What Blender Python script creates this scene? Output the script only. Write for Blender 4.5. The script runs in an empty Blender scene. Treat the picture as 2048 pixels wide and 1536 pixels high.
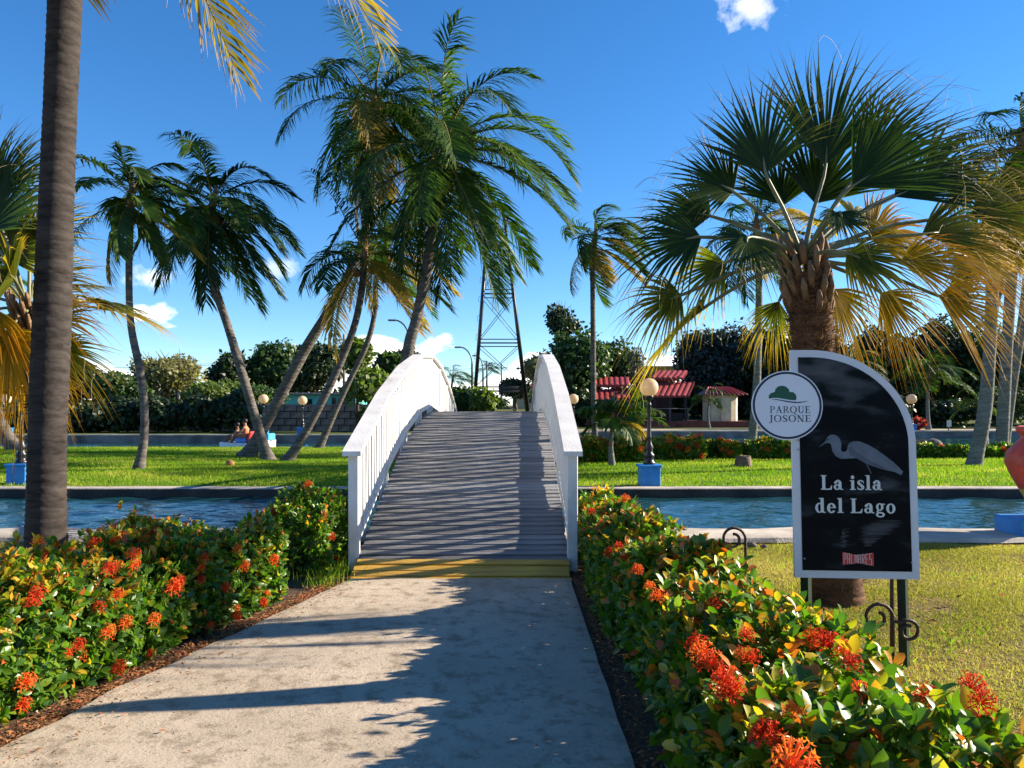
import bpy, bmesh, math, random
import numpy as np
from mathutils import Vector, Matrix, Euler

R = math.radians
scene = bpy.context.scene
COL = scene.collection

# ---------------------------------------------------------------- camera, sky, sun, exposure
F, HOR, EYE = 1540.0, 820.0, 1.5          # focal length and horizon in photo pixels, eye height in metres
cam_d = bpy.data.cameras.new('camera')
cam = bpy.data.objects.new('camera', cam_d); COL.objects.link(cam)
cam.location = (0, 0, EYE); cam.rotation_euler = (R(90), 0, 0)
cam_d.sensor_width = 36; cam_d.lens = 36 * F / 2048.0
cam_d.shift_y = (HOR - 768) / 2048.0
cam_d.clip_start = 0.05; cam_d.clip_end = 4000
scene.camera = cam

SUN_EL, SUN_AZ = 24.0, 14.0               # azimuth: degrees ahead of the +X axis
sun_dir = Vector((math.cos(R(SUN_EL)) * math.cos(R(SUN_AZ)), math.cos(R(SUN_EL)) * math.sin(R(SUN_AZ)), math.sin(R(SUN_EL))))
sl = bpy.data.lights.new('sun', 'SUN'); sl.energy = 5.0; sl.angle = R(0.53); sl.color = (1.0, 0.87, 0.7)
so = bpy.data.objects.new('sun', sl); COL.objects.link(so)
so.rotation_euler = sun_dir.to_track_quat('Z', 'Y').to_euler(); so.location = (30, 8, 25)

world = bpy.data.worlds.new('World'); scene.world = world; world.use_nodes = True
wn, wl = world.node_tree.nodes, world.node_tree.links
wn.clear()
w_out = wn.new('ShaderNodeOutputWorld'); w_bg = wn.new('ShaderNodeBackground')
sky = wn.new('ShaderNodeTexSky'); sky.sky_type = 'NISHITA'; sky.sun_disc = False
sky.sun_elevation = R(SUN_EL); sky.sun_rotation = R(90 - SUN_AZ)
sky.altitude = 0; sky.air_density = 0.85; sky.dust_density = 0.0; sky.ozone_density = 4.0
hs = wn.new('ShaderNodeHueSaturation'); hs.inputs['Saturation'].default_value = 1.22; hs.inputs['Hue'].default_value = 0.502; hs.inputs['Value'].default_value = 1.0
wl.new(sky.outputs[0], hs.inputs['Color'])
tc = wn.new('ShaderNodeTexCoord')
sep = wn.new('ShaderNodeSeparateXYZ'); wl.new(tc.outputs['Generated'], sep.inputs[0])
def wmath(op, a, b=None, c=None, clamp=False):
    n = wn.new('ShaderNodeMath'); n.operation = op; n.use_clamp = clamp
    for i, v in enumerate((a, b, c)):
        if v is None: continue
        if isinstance(v, (int, float)): n.inputs[i].default_value = v
        else: wl.new(v, n.inputs[i])
    return n.outputs[0]
# low cumulus bank all round the horizon, thinning out upwards, and a few higher wisps
mp = wn.new('ShaderNodeMapping'); mp.inputs['Scale'].default_value = (1.0, 1.0, 2.0); mp.inputs['Location'].default_value = (0.37, 0.0, 0.0)
wl.new(tc.outputs['Generated'], mp.inputs[0])
nz = wn.new('ShaderNodeTexNoise'); nz.inputs['Scale'].default_value = 8.0; nz.inputs['Detail'].default_value = 9; nz.inputs['Roughness'].default_value = 0.52
wl.new(mp.outputs[0], nz.inputs['Vector'])
z = sep.outputs['Z']
thr = wmath('MULTIPLY_ADD', z, 3.6, 0.25)
dens = wmath('MULTIPLY', wmath('SUBTRACT', nz.outputs[0], thr), 16.0, clamp=True)
low = wmath('MULTIPLY', dens, wmath('MULTIPLY', z, 60.0, clamp=True))
def puff(px, py, size, amt, nscale, flat=1.0):
    v = Vector(((px - 1024) / F, 1.0, (HOR - py) / F)).normalized()
    sb = wn.new('ShaderNodeVectorMath'); sb.operation = 'SUBTRACT'; wl.new(tc.outputs['Generated'], sb.inputs[0]); sb.inputs[1].default_value = v
    sc_ = wn.new('ShaderNodeVectorMath'); sc_.operation = 'MULTIPLY'; wl.new(sb.outputs[0], sc_.inputs[0]); sc_.inputs[1].default_value = (1, 1, flat)
    ln = wn.new('ShaderNodeVectorMath'); ln.operation = 'LENGTH'; wl.new(sc_.outputs[0], ln.inputs[0])
    n2 = wn.new('ShaderNodeTexNoise'); n2.inputs['Scale'].default_value = nscale; n2.inputs['Detail'].default_value = 7; n2.inputs['Roughness'].default_value = 0.6
    wl.new(tc.outputs['Generated'], n2.inputs['Vector'])
    core = wmath('SUBTRACT', 1.0, wmath('DIVIDE', ln.outputs['Value'], size))
    return wmath('MULTIPLY', wmath('MULTIPLY', wmath('ADD', core, wmath('MULTIPLY_ADD', n2.outputs[0], 2.2, -1.25)), 1.4, clamp=True), amt)
cl = low
for a in ((1500, 4, 0.045, 0.6, 40, 1.5), (302, 556, 0.03, 0.55, 50, 1.6), (560, 535, 0.03, 0.4, 50, 2.0)):
    cl = wmath('MAXIMUM', cl, puff(*a))
mixc = wn.new('ShaderNodeMix'); mixc.data_type = 'RGBA'
wl.new(wmath('MULTIPLY', cl, 0.93), mixc.inputs['Factor']); wl.new(hs.outputs[0], mixc.inputs['A']); mixc.inputs['B'].default_value = (9.0, 8.8, 8.6, 1)
wl.new(mixc.outputs['Result'], w_bg.inputs['Color']); w_bg.inputs['Strength'].default_value = 0.08
wl.new(w_bg.outputs[0], w_out.inputs[0])

vs = scene.view_settings
vs.view_transform = 'Standard'; vs.look = 'None'; vs.gamma = 1.0; vs.use_curve_mapping = False
vs.exposure = 1.5
scene.cycles.max_bounces = 8; scene.cycles.transparent_max_bounces = 8
scene.cycles.sample_clamp_indirect = 6.0

# ---------------------------------------------------------------- helpers
def P(px, py, d): return Vector(((px - 1024) / F * d, d, EYE - (py - HOR) / F * d))
def G(px, py, zz=0.0):
    d = (EYE - zz) * F / (py - HOR); return Vector(((px - 1024) / F * d, d, zz))

ORG = {}
def link(o, parent, loc):
    COL.objects.link(o)
    if parent is not None:
        o.parent = parent
        o.location = Vector(loc) - ORG[parent] if loc is not None else (0, 0, 0)
        ORG[o] = Vector(loc) if loc is not None else ORG[parent].copy()
    else:
        o.location = loc if loc is not None else (0, 0, 0)
        ORG[o] = Vector(o.location)
    return o
def tag(o, label, cat=None, group=None, kind=None):
    if label: o['label'] = label
    if cat: o['category'] = cat
    if group: o['group'] = group
    if kind: o['kind'] = kind
    return o
def thing(name, loc, label, cat, group=None):
    o = bpy.data.objects.new(name, None); o.empty_display_size = 0.2
    link(o, None, loc); return tag(o, label, cat, group)

def np_mesh(name, verts, faces, attrs=None, smooth=False):
    """faces: (n,k) int array; attrs: {name: per-vertex floats}"""
    verts = np.asarray(verts, dtype=np.float32); faces = np.asarray(faces, dtype=np.int32)
    me = bpy.data.meshes.new(name); n, k = faces.shape
    me.vertices.add(len(verts)); me.vertices.foreach_set('co', verts.ravel())
    me.loops.add(n * k); me.loops.foreach_set('vertex_index', faces.ravel())
    me.polygons.add(n); me.polygons.foreach_set('loop_start', np.arange(0, n * k, k, dtype=np.int32))
    try: me.polygons.foreach_set('loop_total', np.full(n, k, dtype=np.int32))
    except Exception: pass
    if smooth: me.polygons.foreach_set('use_smooth', np.ones(n, dtype=bool))
    me.update(calc_edges=True)
    for an, av in (attrs or {}).items():
        at = me.attributes.new(an, 'FLOAT', 'POINT'); at.data.foreach_set('value', np.asarray(av, dtype=np.float32))
    return me
def mesh_obj(name, me, mat, parent=None, loc=None):
    if mat is not None and not me.materials: me.materials.append(mat)
    o = bpy.data.objects.new(name, me); link(o, parent, loc); return o
def np_obj(name, verts, faces, mat, parent=None, loc=None, attrs=None, smooth=False):
    org = Vector(loc) if loc is not None else (ORG[parent] if parent is not None else Vector((0, 0, 0)))
    me = np_mesh(name, np.asarray(verts) - np.array(org), faces, attrs, smooth)
    return mesh_obj(name, me, mat, parent, loc)

class MB:
    """collects shapes in world coordinates, builds ONE mesh object"""
    def __init__(s): s.v = []; s.f = []; s.sm = []
    def add(s, vs_, fs, smooth=False):
        b = len(s.v); s.v += [tuple(x) for x in vs_]; s.f += [tuple(i + b for i in f) for f in fs]; s.sm += [smooth] * len(fs); return s
    def box(s, c, size, rot=None, bev=0.0):
        hx, hy, hz = (x / 2 for x in size); b = min(bev, hx * .9, hy * .9, hz * .9)
        M = (rot.to_matrix() if isinstance(rot, Euler) else rot) if rot is not None else Matrix.Identity(3)
        c = Vector(c)
        if b <= 0:
            vs_ = [c + M @ Vector((x, y, zz)) for x in (-hx, hx) for y in (-hy, hy) for zz in (-hz, hz)]
            return s.add(vs_, [(0, 1, 3, 2), (4, 6, 7, 5), (0, 4, 5, 1), (2, 3, 7, 6), (0, 2, 6, 4), (1, 5, 7, 3)])
        bm = bmesh.new(); bmesh.ops.create_cube(bm, size=1.0)
        for v in bm.verts: v.co = Vector((v.co.x * hx * 2, v.co.y * hy * 2, v.co.z * hz * 2))
        bmesh.ops.bevel(bm, geom=list(bm.edges), offset=b, segments=1, affect='EDGES', profile=0.5)
        bm.verts.index_update()
        vs_ = [c + M @ v.co for v in bm.verts]; fs = [[v.index for v in f.verts] for f in bm.faces]; bm.free()
        return s.add(vs_, fs)
    def tube(s, pts, rad, n=8, cap=True, smooth=True):
        pts = [Vector(p) for p in pts]; m = len(pts)
        if not hasattr(rad, '__len__'): rad = [rad] * m
        rings = []; prev = None
        for i, p in enumerate(pts):
            t = (pts[min(i + 1, m - 1)] - pts[max(i - 1, 0)]); t = t.normalized() if t.length > 1e-9 else Vector((0, 0, 1))
            if prev is None:
                a = Vector((1, 0, 0)) if abs(t.x) < .8 else Vector((0, 1, 0)); u = (a - t * a.dot(t)).normalized()
            else:
                u = prev - t * prev.dot(t); u = u.normalized() if u.length > 1e-6 else t.orthogonal().normalized()
            prev = u; w = t.cross(u)
            rings.append([p + (u * math.cos(2 * math.pi * k / n) + w * math.sin(2 * math.pi * k / n)) * rad[i] for k in range(n)])
        vs_ = [q for r in rings for q in r]
        fs = [(i * n + k, i * n + (k + 1) % n, (i + 1) * n + (k + 1) % n, (i + 1) * n + k) for i in range(m - 1) for k in range(n)]
        if cap: fs += [tuple(range(n))[::-1], tuple((m - 1) * n + k for k in range(n))]
        return s.add(vs_, fs, smooth)
    def lathe(s, c, prof, n=16, smooth=True, axis=None):
        c = Vector(c); vs_ = []
        for r, h in prof:
            for k in range(n):
                a = 2 * math.pi * k / n; vs_.append(c + Vector((r * math.cos(a), r * math.sin(a), h)))
        m = len(prof)
        fs = [(i * n + k, i * n + (k + 1) % n, (i + 1) * n + (k + 1) % n, (i + 1) * n + k) for i in range(m - 1) for k in range(n)]
        fs += [tuple(range(n))[::-1], tuple((m - 1) * n + k for k in range(n))]
        return s.add(vs_, fs, smooth)
    def ball(s, c, r, n=10, m=7, sc=(1, 1, 1)):
        prof = [(max(1e-3, math.sin(math.pi * i / m)) * r, -math.cos(math.pi * i / m) * r) for i in range(m + 1)]
        c = Vector(c); b = len(s.v); s.lathe((0, 0, 0), prof, n)
        for i in range(b, len(s.v)): s.v[i] = tuple(c + Vector((s.v[i][0] * sc[0], s.v[i][1] * sc[1], s.v[i][2] * sc[2])))
        return s
    def prism(s, poly, axis_o, ax, ay, az, depth):
        """2-D polygon extruded: point = axis_o + ax*x + ay*y, thickness along az"""
        o = Vector(axis_o); n = len(poly)
        a = [o + ax * x + ay * y for x, y in poly]; b = [p + az * depth for p in a]
        return s.add(a + b, [tuple(range(n))[::-1], tuple(range(n, 2 * n))] + [(i, (i + 1) % n, n + (i + 1) % n, n + i) for i in range(n)])
    def build(s, name, mat, parent=None, loc=None):
        org = Vector(loc) if loc is not None else (ORG[parent] if parent is not None else Vector((0, 0, 0)))
        me = bpy.data.meshes.new(name); me.from_pydata([tuple(Vector(v) - org) for v in s.v], [], s.f)
        me.polygons.foreach_set('use_smooth', s.sm); me.update()
        return mesh_obj(name, me, mat, parent, loc)

def grid_mesh(xs, ys, zf):
    vs_ = [(x, y, zf(x, y)) for y in ys for x in xs]; nx = len(xs)
    return vs_, [(j * nx + i, j * nx + i + 1, (j + 1) * nx + i + 1, (j + 1) * nx + i) for j in range(len(ys) - 1) for i in range(nx - 1)]

def norm(a): return a / np.maximum(np.linalg.norm(a, axis=-1, keepdims=True), 1e-9)
def instance(T, TF, pos, fwd, nrm, scale, rnd, tipcol=None):
    """place template T (k,3: side, forward, normal) at each pos -> verts, faces, attrs"""
    fwd = norm(fwd); side = norm(np.cross(fwd, nrm)); nr = np.cross(side, fwd)
    s = np.asarray(scale)
    s = s[:, None, None] if s.ndim == 1 else s[:, None, :]
    TT = T[None] * s
    V = pos[:, None, :] + TT[..., 0:1] * side[:, None] + TT[..., 1:2] * fwd[:, None] + TT[..., 2:3] * nr[:, None]
    n, k = len(pos), len(T)
    FF = (np.arange(n)[:, None, None] * k + TF[None]).reshape(-1, TF.shape[1])
    return V.reshape(-1, 3), FF, {'rnd': np.repeat(rnd, k), 'tip': np.tile(T[:, 1], n)}
LEAF_T = np.array([(0, 0, 0), (-.17, .16, .04), (0, .18, 0), (.17, .16, .04), (-.29, .46, .06), (0, .48, -.02), (.29, .46, .06), (-.2, .8, .01), (0, .82, -.07), (.2, .8, .01), (0, 1.0, -.13)], dtype=float)
LEAF_F = np.array([(0, 2, 1), (0, 3, 2), (1, 2, 5), (1, 5, 4), (2, 3, 6), (2, 6, 5), (4, 5, 8), (4, 8, 7), (5, 6, 9), (5, 9, 8), (7, 8, 10), (8, 9, 10)])
CARD_T = np.array([(0, 0, 0), (-.3, .45, .08), (0, 1, 0), (.3, .45, .08)], dtype=float)
CARD_F = np.array([(0, 3, 1), (3, 2, 1)])
BLADE_T = np.array([(-.5, 0, 0), (.5, 0, 0), (.1, 1, .25)], dtype=float)
BLADE_F = np.array([(0, 1, 2)])

# ---------------------------------------------------------------- materials
def mat(name):
    m = bpy.data.materials.new(name); m.use_nodes = True; nt = m.node_tree; nt.nodes.clear()
    return m, nt.nodes, nt.links, nt.nodes.new('ShaderNodeOutputMaterial')
def ramp(N, stops):
    r = N.new('ShaderNodeValToRGB'); e = r.color_ramp.elements
    while len(e) < len(stops): e.new(0.5)
    for x, (p, c) in zip(e, stops): x.position = p; x.color = (*c, 1)
    return r
def paint(name, col, rough=0.6, var=0.15, scale=6.0, bump=0.0, bscale=60.0, spec=0.4, dirt=None, metallic=0.0, stretch=(1, 1, 1), coords='Object'):
    """base colour with noise variation, optional dirt colour and fine bump"""
    m, N, L, out = mat(name); b = N.new('ShaderNodeBsdfPrincipled'); L.new(b.outputs[0], out.inputs[0])
    t = N.new('ShaderNodeTexCoord'); mp_ = N.new('ShaderNodeMapping'); L.new(t.outputs[coords], mp_.inputs[0]); mp_.inputs['Scale'].default_value = stretch
    n = N.new('ShaderNodeTexNoise'); n.inputs['Scale'].default_value = scale; n.inputs['Detail'].default_value = 6; L.new(mp_.outputs[0], n.inputs['Vector'])
    lo = tuple(c * (1 - var) for c in col); hi = tuple(min(1, c * (1 + var)) for c in col)
    st = [(0.3, lo), (0.7, hi)]
    if dirt: st = [(0.26, dirt), (0.42, lo), (0.72, hi)]
    r = ramp(N, st); L.new(n.outputs[0], r.inputs[0]); L.new(r.outputs[0], b.inputs['Base Color'])
    b.inputs['Roughness'].default_value = rough; b.inputs['Specular IOR Level'].default_value = spec; b.inputs['Metallic'].default_value = metallic
    if bump:
        n2 = N.new('ShaderNodeTexNoise'); n2.inputs['Scale'].default_value = bscale; n2.inputs['Detail'].default_value = 5; L.new(mp_.outputs[0], n2.inputs['Vector'])
        bp = N.new('ShaderNodeBump'); bp.inputs['Strength'].default_value = bump; bp.inputs['Distance'].default_value = 0.02
        L.new(n2.outputs[0], bp.inputs['Height']); L.new(bp.outputs[0], b.inputs['Normal'])
    return m
def vary(m, lo=.7, hi=1.25):
    '''boards differ from one another: multiply the base colour by a random value of each object'''
    N, L = m.node_tree.nodes, m.node_tree.links; b = next(n for n in N if n.type == 'BSDF_PRINCIPLED'); src = b.inputs['Base Color'].links[0].from_socket
    oi = N.new('ShaderNodeObjectInfo'); mr = N.new('ShaderNodeMapRange'); mr.inputs[3].default_value = lo; mr.inputs[4].default_value = hi; L.new(oi.outputs['Random'], mr.inputs[0])
    vm = N.new('ShaderNodeVectorMath'); vm.operation = 'SCALE'; L.new(src, vm.inputs[0]); L.new(mr.outputs[0], vm.inputs['Scale']); L.new(vm.outputs[0], b.inputs['Base Color']); return m
def foliage(name, stops, trans=0.45, rough=0.4, gloss=0.1, src='rnd', tip=None, tcol=1.4):
    """leaf: diffuse + translucent + a waxy coat; colour from per-leaf random (attribute or object)"""
    m, N, L, out = mat(name)
    if src == 'object': a = N.new('ShaderNodeObjectInfo'); fac = a.outputs['Random']
    else: a = N.new('ShaderNodeAttribute'); a.attribute_name = 'rnd'; fac = a.outputs['Fac']
    r = ramp(N, stops); L.new(fac, r.inputs[0]); colr = r.outputs[0]
    if tip:
        ta = N.new('ShaderNodeAttribute'); ta.attribute_name = 'tip'
        tr_ = ramp(N, [(tip[0], (0, 0, 0)), (tip[1], (1, 1, 1))]); L.new(ta.outputs['Fac'], tr_.inputs[0])
        mx = N.new('ShaderNodeMix'); mx.data_type = 'RGBA'; L.new(tr_.outputs[0], mx.inputs['Factor']); L.new(colr, mx.inputs['A']); mx.inputs['B'].default_value = (*tip[2], 1); colr = mx.outputs['Result']
    d = N.new('ShaderNodeBsdfDiffuse'); L.new(colr, d.inputs[0])
    t = N.new('ShaderNodeBsdfTranslucent')
    g = N.new('ShaderNodeMix'); g.data_type = 'RGBA'; g.blend_type = 'MULTIPLY'; g.inputs['Factor'].default_value = 1; g.clamp_result = False
    L.new(colr, g.inputs['A']); g.inputs['B'].default_value = (tcol * 1.05, tcol * 1.2, tcol * .5, 1); L.new(g.outputs['Result'], t.inputs[0])
    mx1 = N.new('ShaderNodeMixShader'); mx1.inputs[0].default_value = trans; L.new(d.outputs[0], mx1.inputs[1]); L.new(t.outputs[0], mx1.inputs[2])
    gl = N.new('ShaderNodeBsdfGlossy'); gl.inputs['Roughness'].default_value = rough; gl.inputs[0].default_value = (1, 1, 1, 1)
    lw_ = N.new('ShaderNodeLayerWeight'); lw_.inputs[0].default_value = .5; pw = N.new('ShaderNodeMath'); pw.operation = 'POWER'; L.new(lw_.outputs['Facing'], pw.inputs[0]); pw.inputs[1].default_value = 4
    fm = N.new('ShaderNodeMath'); fm.operation = 'MULTIPLY_ADD'; L.new(pw.outputs[0], fm.inputs[0]); fm.inputs[1].default_value = gloss * 5; fm.inputs[2].default_value = gloss * .6
    fm.use_clamp = True
    mx2 = N.new('ShaderNodeMixShader'); L.new(fm.outputs[0], mx2.inputs[0]); L.new(mx1.outputs[0], mx2.inputs[1]); L.new(gl.outputs[0], mx2.inputs[2])
    L.new(mx2.outputs[0], out.inputs[0]); return m

M = {}
M['white'] = paint('white_paint', (.69, .68, .65), .5, .08, 4, .2, 40, dirt=(.5, .47, .42))
M['plank'] = paint('grey_deck_paint', (.2, .2, .205), .65, .3, 5, .5, 50, stretch=(.35, 3, 3), dirt=(.09, .088, .085))
M['yellow'] = paint('yellow_paint', (.5, .29, .04), .55, .2, 5, .3, 50, stretch=(.5, 3, 3), dirt=(.22, .14, .04))
vary(M['plank']); vary(M['yellow'], .75, 1.1)
M['beam'] = paint('grey_beam', (.2, .2, .21), .7, .2)
M['black'] = paint('black_iron', (.012, .012, .014), .35, .2, 8, .1)
M['rust_iron'] = paint('brown_iron', (.05, .028, .018), .6, .4, 14, .4, 80)
M['dkgreen'] = paint('dark_green_paint', (.012, .03, .022), .4, .2)
M['blue'] = paint('blue_paint', (.02, .21, .58), .55, .12, 5, .1, dirt=(.02, .15, .4))
M['red_urn'] = paint('red_clay_paint', (.55, .07, .04), .5, .2, 5, .2, 30, dirt=(.42, .12, .08))
M['ochre'] = paint('ochre_paint', (.4, .27, .05), .6, .3, 6)
M['frame'] = paint('sign_white', (.62, .62, .63), .5, .05)
M['signwhite'] = paint('sign_disc_white', (.68, .7, .74), .45, .03)
M['ink'] = paint('navy_ink', (.012, .018, .04), .5, .05)
M['logo_green'] = paint('green_print', (.008, .085, .045), .5, .05)
M['letters'] = paint('cream_letters', (.6, .61, .57), .5, .04)
M['logo_red'] = paint('red_print', (.5, .035, .03), .5, .05)
M['pink'] = paint('pale_print', (.62, .5, .46), .5, .05)
M['egret'] = paint('egret_print', (.1, .122, .152), .45, .3, 9)
M['egret2'] = paint('egret_shade_print', (.06, .075, .1), .45, .3, 9)
M['beak'] = paint('beak_print', (.02, .025, .035), .45, .1)
M['smear'] = paint('water_print', (.02, .026, .034), .45, .8, 7, stretch=(1, 1, 6))
M['bolt'] = paint('bolt', (.35, .35, .36), .4, .1)
M['concrete'] = paint('concrete', (.4, .36, .3), .85, .2, 2.5, .5, 70, dirt=(.22, .2, .17))
M['bankdark'] = paint('wet_bank_face', (.035, .035, .033), .7, .4, 2, .5, 30, dirt=(.015, .017, .016))
M['coping'] = paint('coping_concrete', (.43, .38, .32), .85, .25, 2, .5, 40, dirt=(.17, .16, .14))
M['bankwall'] = paint('bank_wall', (.2, .2, .2), .9, .4, 1.2, .5, 30, dirt=(.06, .065, .07))
M['soil'] = paint('soil', (.07, .042, .025), .95, .5, 18, .8, 60)
M['stone'] = paint('wall_stone', (.24, .19, .16), .9, .3, 3, .5, 20, dirt=(.1, .085, .075))
M['mortar'] = paint('wall_mortar', (.07, .06, .055), .95, .3)
M['tile'] = paint('red_roof', (.27, .03, .026), .5, .25, 2)
M['darkwood'] = paint('dark_timber', (.03, .022, .02), .7, .3)
M['cream'] = paint('cream_wall', (.58, .5, .34), .8, .12, 2, dirt=(.4, .34, .24))
M['terrace'] = paint('terrace_brick', (.16, .045, .035), .85, .25, 5)
M['ochrewall'] = paint('ochre_wall', (.5, .3, .1), .85, .12, 1.5)
M['turq'] = paint('turquoise_wall', (.12, .5, .45), .8, .1)
M['housewhite'] = paint('house_white', (.62, .58, .5), .8, .12)
M['roofgrey'] = paint('roof_slab', (.2, .19, .18), .9, .25)
M['glassdark'] = paint('dark_window', (.02, .025, .03), .15, .1)
M['pole'] = paint('pole_grey', (.16, .15, .15), .8, .2)
M['boatwhite'] = paint('boat_white', (.75, .75, .75), .35, .05)
M['boatred'] = paint('boat_red', (.55, .05, .04), .35, .1)
M['boatblue'] = paint('boat_blue', (.04, .22, .6), .35, .1)
M['skin_a'] = paint('skin_a', (.3, .13, .07), .55, .1)
M['skin_b'] = paint('skin_b', (.16, .07, .04), .55, .1)
M['hair'] = paint('dark_hair', (.012, .01, .009), .5, .2)
M['cloth_dark'] = paint('dark_cloth', (.03, .02, .03), .9, .2)
M['cloth_orange'] = paint('orange_cloth', (.55, .2, .1), .9, .2)
M['coconut'] = paint('coconut_husk', (.35, .17, .05), .6, .4, 10)
M['stump'] = paint('stump_wood', (.13, .09, .06), .9, .4, 10, .8, 30)
M['bark'] = paint('tree_bark', (.09, .065, .045), .95, .3, 5, .6, 30)
M['twig'] = paint('hedge_stem', (.07, .045, .025), .8, .3)
M['rock'] = paint('rock', (.1, .09, .08), .95, .4, 4, .8, 20)
M['road'] = paint('far_road', (.32, .26, .2), .95, .15, .3)
M['skyblue'] = paint('pale_blue_paint', (.06, .35, .6), .5, .1)

def globe_mat():
    m, N, L, out = mat('opal_globe')
    d = N.new('ShaderNodeBsdfDiffuse'); d.inputs[0].default_value = (.72, .66, .5, 1)
    t = N.new('ShaderNodeBsdfTranslucent'); t.inputs[0].default_value = (.85, .62, .3, 1)
    mx = N.new('ShaderNodeMixShader'); mx.inputs[0].default_value = .5; L.new(d.outputs[0], mx.inputs[1]); L.new(t.outputs[0], mx.inputs[2])
    g = N.new('ShaderNodeBsdfGlossy'); g.inputs['Roughness'].default_value = .15
    mx2 = N.new('ShaderNodeMixShader'); mx2.inputs[0].default_value = .04; L.new(mx.outputs[0], mx2.inputs[1]); L.new(g.outputs[0], mx2.inputs[2])
    L.new(mx2.outputs[0], out.inputs[0]); return m
M['globe'] = globe_mat()

def path_mat():
    m, N, L, out = mat('path_concrete'); b = N.new('ShaderNodeBsdfPrincipled'); L.new(b.outputs[0], out.inputs[0]); b.inputs['Roughness'].default_value = .9
    b.inputs['Specular IOR Level'].default_value = .25
    t = N.new('ShaderNodeTexCoord')
    def nz_(scale, det=6, rough=.55):
        n = N.new('ShaderNodeTexNoise'); n.inputs['Scale'].default_value = scale; n.inputs['Detail'].default_value = det; n.inputs['Roughness'].default_value = rough; L.new(t.outputs['Object'], n.inputs['Vector']); return n.outputs[0]
    r1 = ramp(N, [(.25, (.34, .28, .205)), (.5, (.44, .365, .275)), (.75, (.5, .42, .32))]); L.new(nz_(1.3, 8), r1.inputs[0])
    r2 = ramp(N, [(.36, (.45, .42, .38)), (.5, (1, 1, 1))]); L.new(nz_(9, 8, .7), r2.inputs[0])
    r3 = ramp(N, [(.33, (.35, .33, .3)), (.4, (1, 1, 1))]); L.new(nz_(55, 4, .7), r3.inputs[0])
    def mul(a, c):
        g = N.new('ShaderNodeMix'); g.data_type = 'RGBA'; g.blend_type = 'MULTIPLY'; g.inputs['Factor'].default_value = .75; L.new(a, g.inputs['A']); L.new(c, g.inputs['B']); return g.outputs['Result']
    L.new(mul(mul(r1.outputs[0], r2.outputs[0]), r3.outputs[0]), b.inputs['Base Color'])
    ad = N.new('ShaderNodeMath'); ad.operation = 'ADD'; L.new(nz_(60, 6, .7), ad.inputs[0]); L.new(nz_(14, 5), ad.inputs[1])
    bp = N.new('ShaderNodeBump'); bp.inputs['Strength'].default_value = .35; bp.inputs['Distance'].default_value = .02; L.new(ad.outputs[0], bp.inputs['Height']); L.new(bp.outputs[0], b.inputs['Normal'])
    return m
M['path'] = path_mat()

def lawn_mat(name, stops, patch, pscale=.5, fine=40):
    m, N, L, out = mat(name); b = N.new('ShaderNodeBsdfPrincipled'); L.new(b.outputs[0], out.inputs[0]); b.inputs['Roughness'].default_value = .95; b.inputs['Specular IOR Level'].default_value = .1
    t = N.new('ShaderNodeTexCoord')
    n1 = N.new('ShaderNodeTexNoise'); n1.inputs['Scale'].default_value = fine; n1.inputs['Detail'].default_value = 5; L.new(t.outputs['Object'], n1.inputs['Vector'])
    n2 = N.new('ShaderNodeTexNoise'); n2.inputs['Scale'].default_value = pscale; n2.inputs['Detail'].default_value = 6; L.new(t.outputs['Object'], n2.inputs['Vector'])
    r1 = ramp(N, stops); L.new(n1.outputs[0], r1.inputs[0]); r2 = ramp(N, [(.5, (0, 0, 0)), (.68, (1, 1, 1))]); L.new(n2.outputs[0], r2.inputs[0])
    mx = N.new('ShaderNodeMix'); mx.data_type = 'RGBA'; L.new(r2.outputs[0], mx.inputs['Factor']); L.new(r1.outputs[0], mx.inputs['A']); mx.inputs['B'].default_value = (*patch, 1)
    L.new(mx.outputs['Result'], b.inputs['Base Color'])
    bp = N.new('ShaderNodeBump'); bp.inputs['Strength'].default_value = .8; bp.inputs['Distance'].default_value = .05; L.new(n1.outputs[0], bp.inputs['Height']); L.new(bp.outputs[0], b.inputs['Normal'])
    return m
M['lawn_dry'] = lawn_mat('dry_lawn', [(.3, (.1, .085, .025)), (.7, (.24, .19, .06))], (.2, .13, .06))
M['lawn_green'] = lawn_mat('green_lawn', [(.3, (.07, .13, .01)), (.7, (.15, .24, .015))], (.25, .24, .04), .35)
M['far_grass'] = lawn_mat('far_ground', [(.3, (.05, .075, .015)), (.7, (.1, .12, .03))], (.16, .13, .06), .12, 6)

def water_mat():
    m, N, L, out = mat('lake_water'); b = N.new('ShaderNodeBsdfPrincipled'); L.new(b.outputs[0], out.inputs[0])
    b.inputs['Base Color'].default_value = (.008, .045, .05, 1); b.inputs['Roughness'].default_value = .03; b.inputs['IOR'].default_value = 1.333
    t = N.new('ShaderNodeTexCoord')
    def w(scale, st, det=4):
        mp_ = N.new('ShaderNodeMapping'); mp_.inputs['Scale'].default_value = st; mp_.inputs['Rotation'].default_value = (0, 0, R(8)); L.new(t.outputs['Object'], mp_.inputs[0])
        n = N.new('ShaderNodeTexNoise'); n.inputs['Scale'].default_value = scale; n.inputs['Detail'].default_value = det; L.new(mp_.outputs[0], n.inputs['Vector']); return n.outputs[0]
    a = N.new('ShaderNodeMath'); a.operation = 'MULTIPLY_ADD'; L.new(w(2.2, (.6, 1.8, 1)), a.inputs[0]); a.inputs[1].default_value = 1.6; L.new(w(6.5, (.6, 1.6, 1)), a.inputs[2])
    bp = N.new('ShaderNodeBump'); bp.inputs['Strength'].default_value = .3; bp.inputs['Distance'].default_value = .05; L.new(a.outputs[0], bp.inputs['Height']); L.new(bp.outputs[0], b.inputs['Normal'])
    return m
M['water'] = water_mat()

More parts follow.
